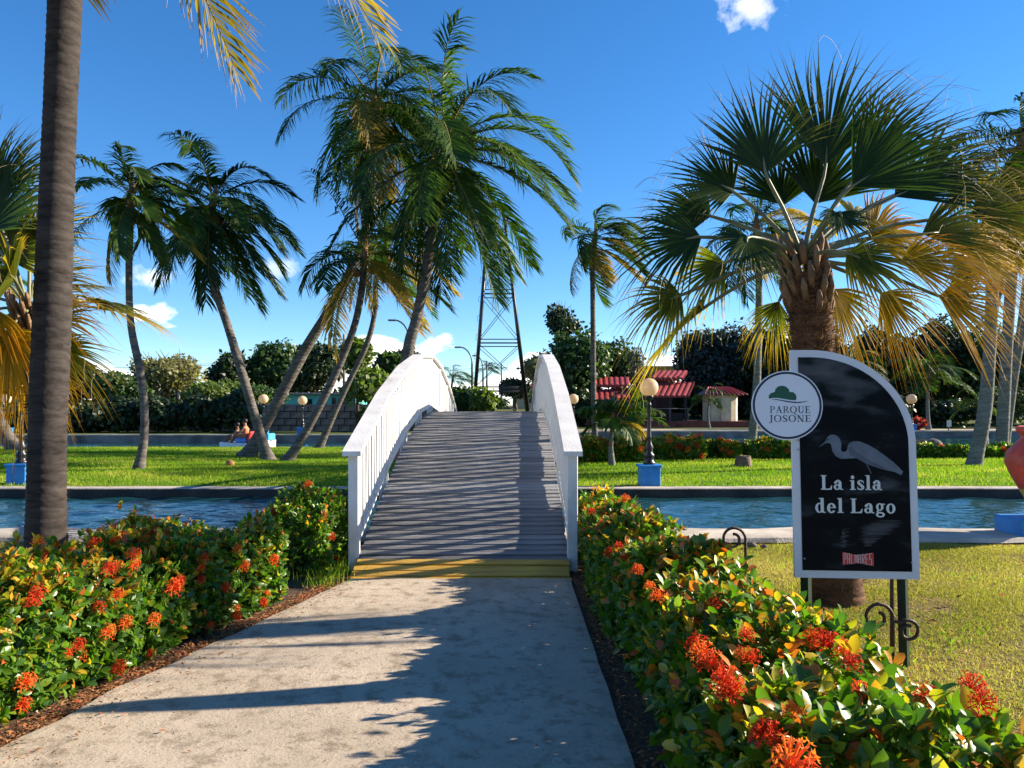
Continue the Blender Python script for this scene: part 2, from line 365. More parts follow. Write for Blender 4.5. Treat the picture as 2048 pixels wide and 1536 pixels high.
def trunk_mat(name, lo, hi, dark, ring=9.0):
    m, N, L, out = mat(name); b = N.new('ShaderNodeBsdfPrincipled'); L.new(b.outputs[0], out.inputs[0]); b.inputs['Roughness'].default_value = .9; b.inputs['Specular IOR Level'].default_value = .15
    t = N.new('ShaderNodeTexCoord'); mp_ = N.new('ShaderNodeMapping'); mp_.inputs['Scale'].default_value = (1, 1, 3.5); L.new(t.outputs['Object'], mp_.inputs[0])
    n = N.new('ShaderNodeTexNoise'); n.inputs['Scale'].default_value = 3.5; n.inputs['Detail'].default_value = 8; n.inputs['Roughness'].default_value = .65; L.new(mp_.outputs[0], n.inputs['Vector'])
    r = ramp(N, [(.3, dark), (.45, lo), (.7, hi)]); L.new(n.outputs[0], r.inputs[0])
    w = N.new('ShaderNodeTexWave'); w.wave_type = 'BANDS'; w.bands_direction = 'Z'; w.inputs['Scale'].default_value = ring * .318; w.inputs['Distortion'].default_value = 8.0; w.inputs['Detail'].default_value = 4; w.inputs['Detail Scale'].default_value = 1.3
    L.new(t.outputs['Object'], w.inputs['Vector'])
    r2 = ramp(N, [(.0, (.45, .43, .42)), (.18, (1, 1, 1))]); L.new(w.outputs['Fac'], r2.inputs[0])
    v = N.new('ShaderNodeTexVoronoi'); v.inputs['Scale'].default_value = 26; mp3 = N.new('ShaderNodeMapping'); mp3.inputs['Scale'].default_value = (1, 1, .8); L.new(t.outputs['Object'], mp3.inputs[0]); L.new(mp3.outputs[0], v.inputs['Vector'])
    r3 = ramp(N, [(.1, (.3, .28, .26)), (.17, (1, 1, 1))]); L.new(v.outputs['Distance'], r3.inputs[0])
    def mul(a, c, f):
        g = N.new('ShaderNodeMix'); g.data_type = 'RGBA'; g.blend_type = 'MULTIPLY'; g.inputs['Factor'].default_value = f; L.new(a, g.inputs['A']); L.new(c, g.inputs['B']); return g.outputs['Result']
    L.new(mul(mul(r.outputs[0], r2.outputs[0], .4), r3.outputs[0], .5), b.inputs['Base Color'])
    ad = N.new('ShaderNodeMath'); ad.operation = 'MULTIPLY_ADD'; L.new(n.outputs[0], ad.inputs[0]); ad.inputs[1].default_value = .8; L.new(w.outputs['Fac'], ad.inputs[2])
    bp = N.new('ShaderNodeBump'); bp.inputs['Strength'].default_value = .35; bp.inputs['Distance'].default_value = .015; L.new(ad.outputs[0], bp.inputs['Height']); L.new(bp.outputs[0], b.inputs['Normal'])
    return m
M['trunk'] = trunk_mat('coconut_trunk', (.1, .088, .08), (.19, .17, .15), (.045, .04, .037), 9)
M['trunk_near_shaded'] = trunk_mat('near_coconut_trunk_shaded', (.036, .03, .027), (.066, .056, .048), (.012, .011, .01), 9)  # bark darkened all over: shade on this trunk is put into its colour
M['trunk_sabal'] = trunk_mat('sabal_trunk', (.09, .045, .025), (.17, .085, .045), (.03, .018, .012), 14)
M['trunk_pale'] = trunk_mat('pale_palm_trunk', (.14, .14, .13), (.22, .22, .205), (.07, .065, .06), 6)

GRN = [(0, (.009, .028, .006)), (.5, (.018, .05, .01)), (.95, (.045, .09, .014)), (1, (.24, .2, .06))]
M['frond'] = foliage('palm_frond', GRN, .3, .45, .02, tip=(.85, 1.0, (.06, .075, .015)), tcol=1.2)
M['frond_light'] = foliage('palm_frond_light', [(0, (.022, .06, .01)), (.95, (.065, .12, .015)), (1, (.28, .23, .06))], .42, .46, .02, tip=(.8, 1.0, (.13, .12, .02)), tcol=1.3)
M['frond_gold'] = foliage('palm_frond_gold', [(0, (.14, .12, .02)), (1, (.32, .2, .03))], .5, .45, .03, tip=(.55, 1.0, (.38, .2, .05)))
M['rachis'] = paint('palm_rachis', (.16, .15, .04), .5, .3)
M['fan'] = foliage('fan_leaf', [(0, (.014, .032, .006)), (1, (.04, .07, .01))], .38, .4, .018, tip=(.6, 1.0, (.13, .11, .02)))
M['fan_mid'] = foliage('fan_leaf_mid', [(0, (.05, .08, .008)), (1, (.17, .17, .012))], .58, .4, .015, tip=(.4, .95, (.48, .29, .016)))
M['fan_gold'] = foliage('fan_leaf_gold', [(0, (.2, .15, .008)), (1, (.56, .33, .014))], .65, .4, .012, tip=(.3, .9, (.6, .27, .015)))
M['petiole'] = paint('fan_petiole', (.14, .15, .07), .5, .3)
M['thread'] = paint('fan_thread', (.35, .27, .16), .7, .2)
M['boot'] = paint('leaf_boot', (.2, .12, .065), .9, .4, 8, .5, 30)
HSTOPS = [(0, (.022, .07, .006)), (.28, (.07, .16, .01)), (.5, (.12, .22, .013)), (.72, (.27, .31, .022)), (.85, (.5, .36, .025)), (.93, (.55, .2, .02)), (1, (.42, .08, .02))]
M['hedge'] = foliage('ixora_leaf', HSTOPS, .42, .36, .045)
M['hedge_obj'] = foliage('ixora_leaf_single', HSTOPS, .42, .36, .045, src='object')
HTOP = [(0, (.05, .11, .012)), (.3, (.12, .19, .02)), (.5, (.28, .27, .03)), (.7, (.5, .32, .04)), (.85, (.5, .18, .03)), (1, (.45, .09, .03))]
M['hedge_top'] = foliage('ixora_young_leaf', HTOP, .48, .3, .06)
M['petal'] = foliage('ixora_petal', [(0, (.5, .03, .012)), (.5, (.68, .08, .018)), (1, (.78, .2, .035))], .35, .5, .01, src='object')
M['grass_dry'] = foliage('dry_grass', [(0, (.1, .13, .02)), (.3, (.2, .2, .04)), (.6, (.36, .3, .08)), (.85, (.46, .38, .15)), (1, (.55, .44, .24))], .4, .5, .01)
M['grass_green'] = foliage('green_grass', [(0, (.06, .14, .01)), (.5, (.15, .26, .015)), (.8, (.26, .33, .03)), (1, (.4, .36, .08))], .45, .5, .01)
M['litter'] = foliage('leaf_litter', [(0, (.16, .06, .025)), (.5, (.3, .13, .05)), (.8, (.42, .24, .1)), (1, (.4, .06, .03))], .15, .6, .01)
def tree_leaf(name, a, b, tr=.35): return foliage(name, [(0, a), (.7, b), (1, tuple(min(1, x * 1.7) for x in b))], tr, .45, .04)
M['leaf_dark'] = tree_leaf('dark_leaf', (.01, .022, .008), (.025, .05, .014), .25)
M['leaf_mid'] = tree_leaf('mid_leaf', (.02, .045, .01), (.05, .1, .018))
M['leaf_light'] = tree_leaf('light_leaf', (.06, .1, .015), (.13, .18, .03), .45)
M['leaf_dry'] = tree_leaf('dry_leaf', (.11, .11, .04), (.22, .2, .08), .4)
M['leaf_blue'] = tree_leaf('blue_green_leaf', (.012, .022, .018), (.035, .055, .045), .2)
M['leaf_red'] = tree_leaf('red_leaf', (.3, .03, .02), (.5, .06, .03), .4)

M['fibre'] = foliage('trunk_fibre', [(0, (.04, .022, .013)), (.6, (.12, .06, .03)), (1, (.24, .14, .07))], .2, .6, .01)
rng = np.random.default_rng(7); random.seed(7)
def jit(a): return (random.random() * 2 - 1) * a

# ================================================================ THE SETTING
def path_left(d):      # left edge of the path at distance d
    return float(np.interp(d, [0, 3.35, 4.1, 5.5, 6.72], [-2.6, -2.23, -2.09, -1.72, -1.41]))
PR = 0.515
lake_bed = MB(); v, f = grid_mesh([-900, 900], [-900, 1500], lambda x, y: -1.2); lake_bed.add(v, f); tag(lake_bed.build('lake_bed', M['soil']), 'dark bed of the lake', kind='structure')
xs = [-60, -20, -8, -5] + [x * .5 for x in range(-8, 17)] + [10, 20, 60]
ys = [-40, -10] + [x * .5 for x in range(0, 18)] + [8.75]
lw = MB(); v, f = grid_mesh(xs, ys, lambda x, y: 0.02 * math.sin(x * 1.3 + y) * math.sin(y * .9) - .02)
lw.add(v, f, True); tag(lw.build('near_lawn', M['lawn_dry']), 'dry yellow lawn on the near bank', kind='structure')
# near bank: concrete ledge with a worn edge
cp = MB(); n = 120; a = []; b = []
xx = np.linspace(-60, 60, n * 2 + 1)
for x in xx:
    w = .05 * math.sin(x * 2.1) + .04 * math.sin(x * 5.3 + 1)
    a += [(x, 8.72 + w * .6, .0), (x, 8.76 + w * .6, .045 + .008 * math.sin(x * 7)), (x, 9.2, .05 + .01 * math.sin(x * 3)), (x, 9.52 + w * .5, .04 + .01 * math.sin(x * 4)), (x, 9.56 + w * .5, -.02), (x, 9.6, -1.2)]
k = 6
cp.add(a, [(i * k + j, (i + 1) * k + j, (i + 1) * k + j + 1, i * k + j + 1) for i in range(len(xx) - 1) for j in range(k - 1)])
tag(cp.build('near_bank_edge', M['coping']), 'worn concrete ledge along the near bank', kind='structure')
wrg = np.random.default_rng(4); WV = [(lam, wrg.normal(math.pi / 2 + .15, .42), wrg.random() * 6.28, lam * .0125) for lam in (1.3, .95, .72, .55, .45, .38, .32, .27, .23, .2)]
def wave_patch(x0, x1, y0, y1, sx, sy, fade):
    gx, gy = np.meshgrid(np.arange(x0, x1 + 1e-6, sx), np.arange(y0, y1 + 1e-6, sy)); zz_ = np.zeros_like(gx)
    for lam, th, ph, am in WV:
        env = .6 + .4 * np.sin(gx * .7 / lam ** .5 + ph * 3) * np.sin(gy * .9 / lam ** .5 + ph)
        zz_ += am * env * np.sin(2 * math.pi / lam * (gx * math.cos(th) + gy * math.sin(th)) + ph + .8 * np.sin(gx * .6 + ph))
    ed_ = np.minimum(np.minimum(gx - x0, x1 - gx), np.minimum(gy - y0, y1 - gy)); zz_ *= np.clip(ed_ / fade, 0, 1)
    ny_, nx_ = gx.shape; V_ = np.stack([gx.ravel(), gy.ravel(), zz_.ravel() - .17], 1)
    idx = np.arange(ny_ * nx_).reshape(ny_, nx_); return V_.tolist(), np.stack([idx[:-1, :-1].ravel(), idx[:-1, 1:].ravel(), idx[1:, 1:].ravel(), idx[1:, :-1].ravel()], 1).tolist()
wt = MB(); v, f = wave_patch(-14, 14, 9.42, 14.94, .06, .04, .05); wt.add(v, f, True)
v, f = wave_patch(-32, 32, 31.02, 48.02, .5, .1, .3); wt.add(v, f, True)
for x0, x1, y0, y1 in ((-200, -14, 9.42, 14.94), (14, 200, 9.42, 14.94), (-200, 200, 14.94, 31.02), (-200, -32, 31.02, 48.02), (32, 200, 31.02, 48.02), (-200, 200, 48.02, 60)):
    v, f = grid_mesh([x0, x1], [y0, y1], lambda x, y: -.17); wt.add(v, f)
 
tag(wt.build('water', M['water']), 'rippled lake water', kind='structure')
# island
def isl_z(x, y): return .06 * math.sin(x * .35 + 1) * math.sin(y * .3) * min(1, max(0, (y - 15.2) / 3)) * min(1, max(0, (30 - y) / 3)) + .0
def isl_far(x): return 31.2 + .4 * math.sin(x * .2)
isl = MB(); xs = [-70, -45] + [x * 1.0 for x in range(-32, 33)] + [45, 70]; ys = [15.0] + [16 + i for i in range(15)] + [31.2]
v, f = grid_mesh(xs, ys, isl_z); isl.add(v, f, True); tag(isl.build('island_lawn', M['lawn_green']), 'green lawn of the island', kind='structure')
ic = MB(); a = []
for x in xx * 1.2:
    w = .04 * math.sin(x * 1.7) + .03 * math.sin(x * 4.1)
    a += [(x, 14.72 + w * .4, -1.2), (x, 14.72 + w * .4, -.012), (x, 14.74 + w * .4, .006), (x, 15.02 + w, .014), (x, 15.06 + w, -.03)]
k = 5
ic.add(a, [(i * k + j, (i + 1) * k + j, (i + 1) * k + j + 1, i * k + j + 1) for i in range(len(xx) - 1) for j in range(k - 1)])
ico = ic.build('island_bank_edge', M['coping']); ico.data.materials.append(M['bankdark'])
for q_ in ico.data.polygons:
    if abs(q_.normal.y) > .9 and q_.center.z < -.1: q_.material_index = 1
tag(ico, 'concrete edge of the island', kind='structure')
ie = MB(); a = []
for x in xx * 1.2: a += [(x, 31.18, .0), (x, 31.35, -.02), (x, 31.4, -1.2)]
ie.add(a, [(i * 3 + j, (i + 1) * 3 + j, (i + 1) * 3 + j + 1, i * 3 + j + 1) for i in range(len(xx) - 1) for j in range(2)])
tag(ie.build('island_far_edge', M['bankwall']), 'far edge of the island', kind='structure')
# far bank with its wall, then terrain to the horizon
def bank_y(x): return float(np.interp(x, [-200, -8, 6, 200], [38.2, 39.0, 45.8, 48.0]))
def far_z(y): return float(np.interp(y, [0, 62, 100, 140, 2000], [.2, .2, 2.1, 2.3, 6]))
fx = [-900, -300, -120, -60, -40, -25, -15, -8, -3, 1, 6, 12, 20, 30, 45, 60, 120, 300, 900]
fb = MB(); a = []; offs = [.32, 4, 10, 16, 24, 40, 60, 120, 400, 1400]
for o_ in offs:
    for x in fx:
        y = bank_y(max(-200, min(200, x))) + o_; a.append((x, y, far_z(y)))
nx = len(fx); fb.add(a, [(j * nx + i, j * nx + i + 1, (j + 1) * nx + i + 1, (j + 1) * nx + i) for j in range(len(offs) - 1) for i in range(nx - 1)], True)
tag(fb.build('far_bank', M['far_grass']), 'ground beyond the far canal', kind='structure')
fw = MB(); a = []
for x in np.linspace(-200, 200, 161):
    y = bank_y(x); a += [(x, y, -1.2), (x, y, .2)]
fw.add(a, [(i * 2, i * 2 + 2, i * 2 + 3, i * 2 + 1) for i in range(160)]); tag(fw.build('far_bank_wall', M['bankwall']), 'grey retaining wall of the far bank', kind='structure')
fc = MB(); a = []
for x in np.linspace(-200, 200, 161):
    y = bank_y(x); a += [(x, y - .05, .19), (x, y - .05, .26), (x, y + .33, .26), (x, y + .33, .19)]
fc.add(a, [(i * 4 + j, i * 4 + 4 + j, i * 4 + 5 + j, i * 4 + 1 + j) for i in range(160) for j in range(3)]); tag(fc.build('far_bank_coping', M['coping']), 'coping of the far bank wall', kind='structure')
fp = MB(); a = []
for x in np.linspace(2, 60, 40): y = bank_y(x); a += [(x, y + 3.2, .206), (x, y + 6.8 + .4 * math.sin(x), .206)]
fp.add(a, [(i * 2, i * 2 + 2, i * 2 + 3, i * 2 + 1) for i in range(39)]); tag(fp.build('far_path', M['road']), 'pale path along the far bank', kind='structure')
rd = MB(); rd.add([(-3, 80, far_z(80) + .06), (5, 80, far_z(80) + .06), (12, 120, far_z(120) + .12), (2, 120, far_z(120) + .12)], [(0, 1, 2, 3)])
tag(rd.build('far_road', M['road']), 'pale road beyond the tower', kind='structure')
# path and the soil beds beside it
pm = MB(); a = []; yy = np.concatenate([[-8], np.linspace(0, 6.7, 34)])
for y in yy:
    e = .012 * math.sin(y * 9) + .01 * math.sin(y * 23); l = path_left(y)
    a += [(l + e, y, -.06), (l + .01 + e, y, .03), (l + .06, y, .034)] + [(l + .06 + (PR - .12 - l) * i / 5, y, .034) for i in range(1, 6)] + [(PR - .01 - e * .2, y, .03), (PR - e * .2, y, -.06)]
k = 10
pm.add(a, [(i * k + j, i * k + j + 1, (i + 1) * k + j + 1, (i + 1) * k + j) for i in range(len(yy) - 1) for j in range(k - 1)])
tag(pm.build('path', M['path']), 'pale concrete path leading to the bridge', kind='structure')
sb = MB(); a = []
for y in yy: l = path_left(y); a += [(l - 1.15, y, .006), (l + .02, y, .012)]
for y in (7.6, 8.7): a += [(-2.7, y, .006), (-1.42, y, .012)]
sb.add(a, [(i * 2, i * 2 + 1, i * 2 + 3, i * 2 + 2) for i in range(len(yy) + 1)]); tag(sb.build('soil_bed', M['soil']), 'brown soil under the left hedges', kind='structure')
sb = MB(); v, f = grid_mesh([PR - .02, 1.0, 1.6], [-2, 2, 4, 6, 8.7], lambda x, y: .009); sb.add(v, f); tag(sb.build('soil_bed', M['soil']), 'dark soil under the right hedge', kind='structure')

# ================================================================ BRIDGE
YA, ZA, Y0, HALF = 13.7, 1.47, 6.73, 6.97
def deck_z(y): return ZA - ZA * min(1.25, abs(y - YA) / HALF) ** 1.8
def slope(y): return (deck_z(y + .03) - deck_z(y - .03)) / .06
XL, XR = -1.41, 0.505
br = thing('footbridge', ((XL + XR) / 2, Y0, 0), 'arched white timber footbridge with grey plank deck and yellow end boards', 'bridge')
XC = (XL + XR) / 2
def plank_mesh(name, w, seed):
    rr = random.Random(seed); mb = MB(); mb.box((0, 0, 0), (XR - XL + .03, w, .032), bev=.004)
    for i, q in enumerate(mb.v): mb.v[i] = (q[0], q[1] + .002 * math.sin(q[0] * 3 + seed), q[2] + .003 * math.sin(q[0] * 2 + seed * 2))
    me = bpy.data.meshes.new(name); me.from_pydata(mb.v, [], mb.f); return me
grey_pl = [plank_mesh('plank', .081, i) for i in range(5)]; yel_pl = [plank_mesh('plank', .083, 20 + i) for i in range(3)]
for m_ in grey_pl: m_.materials.append(M['plank'])
for m_ in yel_pl: m_.materials.append(M['yellow'])
y = Y0 + .02; i = 0
while y < YA + HALF - .02:
    s_ = slope(y); ang = math.atan(s_)
    edge = i < 4 or y > YA + HALF - .42
    o = bpy.data.objects.new('plank', random.choice(yel_pl if edge else grey_pl))
    link(o, br, (XC + jit(.008), y, deck_z(y) - .016 + jit(.006) + (.012 if edge else 0))); o.rotation_euler = (ang + jit(.02), jit(.004), jit(.004))
    y += .0965 * math.cos(ang); i += 1
# arched stringers
for x in (XL + .12, XC, XR - .12):
    mb = MB(); a = []; yy_ = np.linspace(Y0 + .15, YA + HALF - .15, 49)
    for q in yy_: zt = deck_z(q) - .036; a += [(x - .05, q, zt), (x + .05, q, zt), (x + .05, q, zt - .22), (x - .05, q, zt - .22)]
    mb.add(a, [(i * 4 + j, i * 4 + (j + 1) % 4, i * 4 + 4 + (j + 1) % 4, i * 4 + 4 + j) for i in range(48) for j in range(4)] + [(3, 2, 1, 0), (192, 193, 194, 195)])
    mb.build('beam', M['beam'], br)
NP = 9
posts = [Y0 + .42 + i * (2 * HALF - .84) / (NP - 1) for i in range(NP)]
RH = .965
def sweep(name, x, w, h, zf, ys_, m_):
    mb = MB(); a = []
    for q in ys_: zz = zf(q); a += [(x - w / 2, q, zz), (x + w / 2, q, zz), (x + w / 2, q, zz - h), (x - w / 2, q, zz - h)]
    n_ = len(ys_); mb.add(a, [(i * 4 + j, i * 4 + 4 + j, i * 4 + 4 + (j + 1) % 4, i * 4 + (j + 1) % 4) for i in range(n_ - 1) for j in range(4)] + [(0, 1, 2, 3), ((n_ - 1) * 4 + 3, (n_ - 1) * 4 + 2, (n_ - 1) * 4 + 1, (n_ - 1) * 4)])
    o = mb.build(name, m_, br)
    return o
pz = [deck_z(q) for q in posts]
def lin(q): return float(np.interp(q, posts, pz)) if posts[0] <= q <= posts[-1] else (pz[0] + slope(posts[0]) * (q - posts[0]) if q < posts[0] else pz[-1] + slope(posts[-1]) * (q - posts[-1]))
for side, x in ((-1, XL - .055), (1, XR + .055)):
    hy = [posts[0] - .12] + posts + [posts[-1] + .12]
    o = sweep('handrail', x, .17, .045, lambda q: lin(q) + RH + .045, hy, M['white'])
    sweep('handrail', x, .05, .09, lambda q: lin(q) + RH - .002, posts, M['white'])
    sweep('bottom_rail', x - side * .012, .05, .095, lambda q: lin(q) + .185, posts, M['white'])
    for q in posts:
        mb = MB(); zt = lin(q) + RH; zb = min(deck_z(q) - .3, lin(q) - .25) if posts[0] < q < posts[-1] else -.05
        mb.box((x + side * .0, q, (zt + zb) / 2), (.095, .095, zt - zb), bev=.006); mb.build('post', M['white'], br)
    bal = {}
    q = posts[0] + .16
    while q < posts[-1] - .1:
        if min(abs(q - p_) for p_ in posts) > .085:
            top = lin(q) + RH - .085; bot = lin(q) + .175; h = round(top - bot, 3)
            if h not in bal:
                mb = MB(); mb.box((0, 0, 0), (.018, .07, h), bev=.003); me = bpy.data.meshes.new('baluster'); me.from_pydata(mb.v, [], mb.f); me.materials.append(M['white']); bal[h] = me
            o = bpy.data.objects.new('baluster', bal[h]); link(o, br, (x - side * .028, q, (top + bot) / 2)); o.rotation_euler = (jit(.008), jit(.006), jit(.02))
        q += .15

# ================================================================ SIGN
SB = P(1590, 1155, 4.65); KS = .94
ax = Vector((.8, -.06, 0)).normalized(); ay = Vector((0, .085, 1.46)).normalized(); az = ax.cross(ay).normalized()   # az points to the viewer
if az.y > 0: az = -az
ax, ay, az = ax * KS, ay * KS, az * KS
SW, SH = .775, 1.47
def S2(x, y, o=0.0): return SB + ax * x + ay * y + az * o
def px2s(px, py): return ((px - 1590) * .00321, (1155 - py) * .00321)
sg = thing('park_sign', (SB.x + .4, SB.y, 0), 'black park sign with white arched frame and a round badge on dark green posts', 'sign')
def arch(ins):
    pts = [(ins, ins), (SW - ins, ins)]; cx, cy, rx, ry = .12, .86, SW - .12 - ins, SH - .86 - ins
    pts += [(cx + rx * math.cos(t), cy + ry * math.sin(t)) for t in np.linspace(0, math.pi / 2, 22)]
    return pts + [(ins, SH - ins)]
mb = MB(); mb.prism(arch(0), S2(0, 0, -.03), ax, ay, az, .03); mb.build('frame', M['frame'], sg)
def panel_mat():
    m, N, L, out = mat('sign_print'); b = N.new('ShaderNodeBsdfPrincipled'); L.new(b.outputs[0], out.inputs[0]); b.inputs['Roughness'].default_value = .35; b.inputs['Specular IOR Level'].default_value = .06
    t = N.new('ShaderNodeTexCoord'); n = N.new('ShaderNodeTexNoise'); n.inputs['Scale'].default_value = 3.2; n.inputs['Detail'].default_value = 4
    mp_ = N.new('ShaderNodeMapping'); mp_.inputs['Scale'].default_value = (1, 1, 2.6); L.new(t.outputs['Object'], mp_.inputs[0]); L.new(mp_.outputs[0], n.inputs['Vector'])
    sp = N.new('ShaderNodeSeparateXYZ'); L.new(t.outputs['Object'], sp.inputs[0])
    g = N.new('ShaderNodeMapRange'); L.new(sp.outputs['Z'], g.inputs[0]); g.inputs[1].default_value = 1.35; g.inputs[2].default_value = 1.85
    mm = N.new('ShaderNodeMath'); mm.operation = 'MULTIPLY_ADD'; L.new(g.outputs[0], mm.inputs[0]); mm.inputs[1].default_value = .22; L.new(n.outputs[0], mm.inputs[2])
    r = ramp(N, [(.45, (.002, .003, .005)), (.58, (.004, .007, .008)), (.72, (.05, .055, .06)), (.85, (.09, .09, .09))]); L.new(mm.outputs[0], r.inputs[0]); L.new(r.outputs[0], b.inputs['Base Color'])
    return m
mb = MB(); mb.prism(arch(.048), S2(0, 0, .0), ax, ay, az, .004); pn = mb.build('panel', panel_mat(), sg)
def flat(poly, o): return [S2(x, y, o) for x, y in poly]
def print_poly(name, px_poly, m_, o, parent):
    mb = MB(); pts = flat([px2s(*p) for p in px_poly], o); mb.add(pts, [tuple(range(len(pts)))]); return mb.build(name, m_, parent)
Z3 = lambda pts: [(1500 + x / 5.689, 690 + y / 5.689) for x, y in pts]
eg = Z3([(885, 1082), (910, 1040), (940, 1020), (975, 1017), (1015, 1032), (1045, 1070), (1060, 1125), (1052, 1180), (1062, 1212), (1095, 1216), (1122, 1190), (1128, 1145), (1150, 1112), (1195, 1092), (1260, 1094), (1350, 1130), (1450, 1188), (1540, 1258), (1630, 1330), (1690, 1390), (1732, 1438), (1708, 1476), (1640, 1440), (1540, 1418), (1430, 1388), (1320, 1345), (1220, 1285), (1120, 1292), (1050, 1295), (990, 1262), (955, 1205), (945, 1130), (920, 1112), (885, 1118)])
print_poly('egret_print', eg, M['egret'], .0055, pn)
print_poly('egret_beak', Z3([(890, 1085), (885, 1118), (800, 1166)]), M['egret2'], .0058, pn)
print_poly('egret_eye', Z3([(888, 1078), (918, 1062), (915, 1090)]), M['beak'], .0062, pn)
print_poly('egret_wing', Z3([(1135, 1170), (1165, 1150), (1230, 1220), (1330, 1290), (1460, 1360), (1600, 1420), (1430, 1388), (1320, 1345), (1220, 1285), (1150, 1250)]), M['egret2'], .0062, pn)
print_poly('egret_leg', Z3([(1325, 1350), (1340, 1355), (1385, 1460), (1375, 1462)]), M['egret2'], .0058, pn)
Z4 = lambda pts: [(1540 + x / 6.4, 930 + y / 6.4) for x, y in pts]
srr = random.Random(3); STK = []
for yy_ in range(700, 1040, 13):
    for xa, xb in ((np.interp(yy_, [700, 780, 900, 1040], [1330, 1140, 1110, 1180]), np.interp(yy_, [700, 780, 900, 1040], [1680, 1650, 1480, 1260])),) + (((890, 1000),) if yy_ > 810 else ()):
        xa += srr.uniform(-25, 40); xb += srr.uniform(-60, 30); hh_ = srr.uniform(3, 9)
        if xb - xa > 20: STK.append([(xa, yy_), (xa + (xb - xa) * .3, yy_ - hh_), (xb - (xb - xa) * .2, yy_ - hh_ * .8), (xb, yy_ - 2), (xb - (xb - xa) * .3, yy_ + hh_ * .6), (xa + (xb - xa) * .2, yy_ + hh_ * .6)])
for pl in STK if True else ([(1130, 830), (1300, 770), (1470, 730), (1660, 710), (1650, 760), (1530, 850), (1420, 930), (1250, 1010), (1130, 990), (1110, 900)], [(890, 830), (990, 810), (1005, 900), (1000, 1060), (930, 1060), (895, 960)], [(1420, 670), (1560, 640), (1720, 622), (1640, 665), (1480, 690)]):
    print_poly('water_print', Z4(pl), M['smear'], .0052, pn)
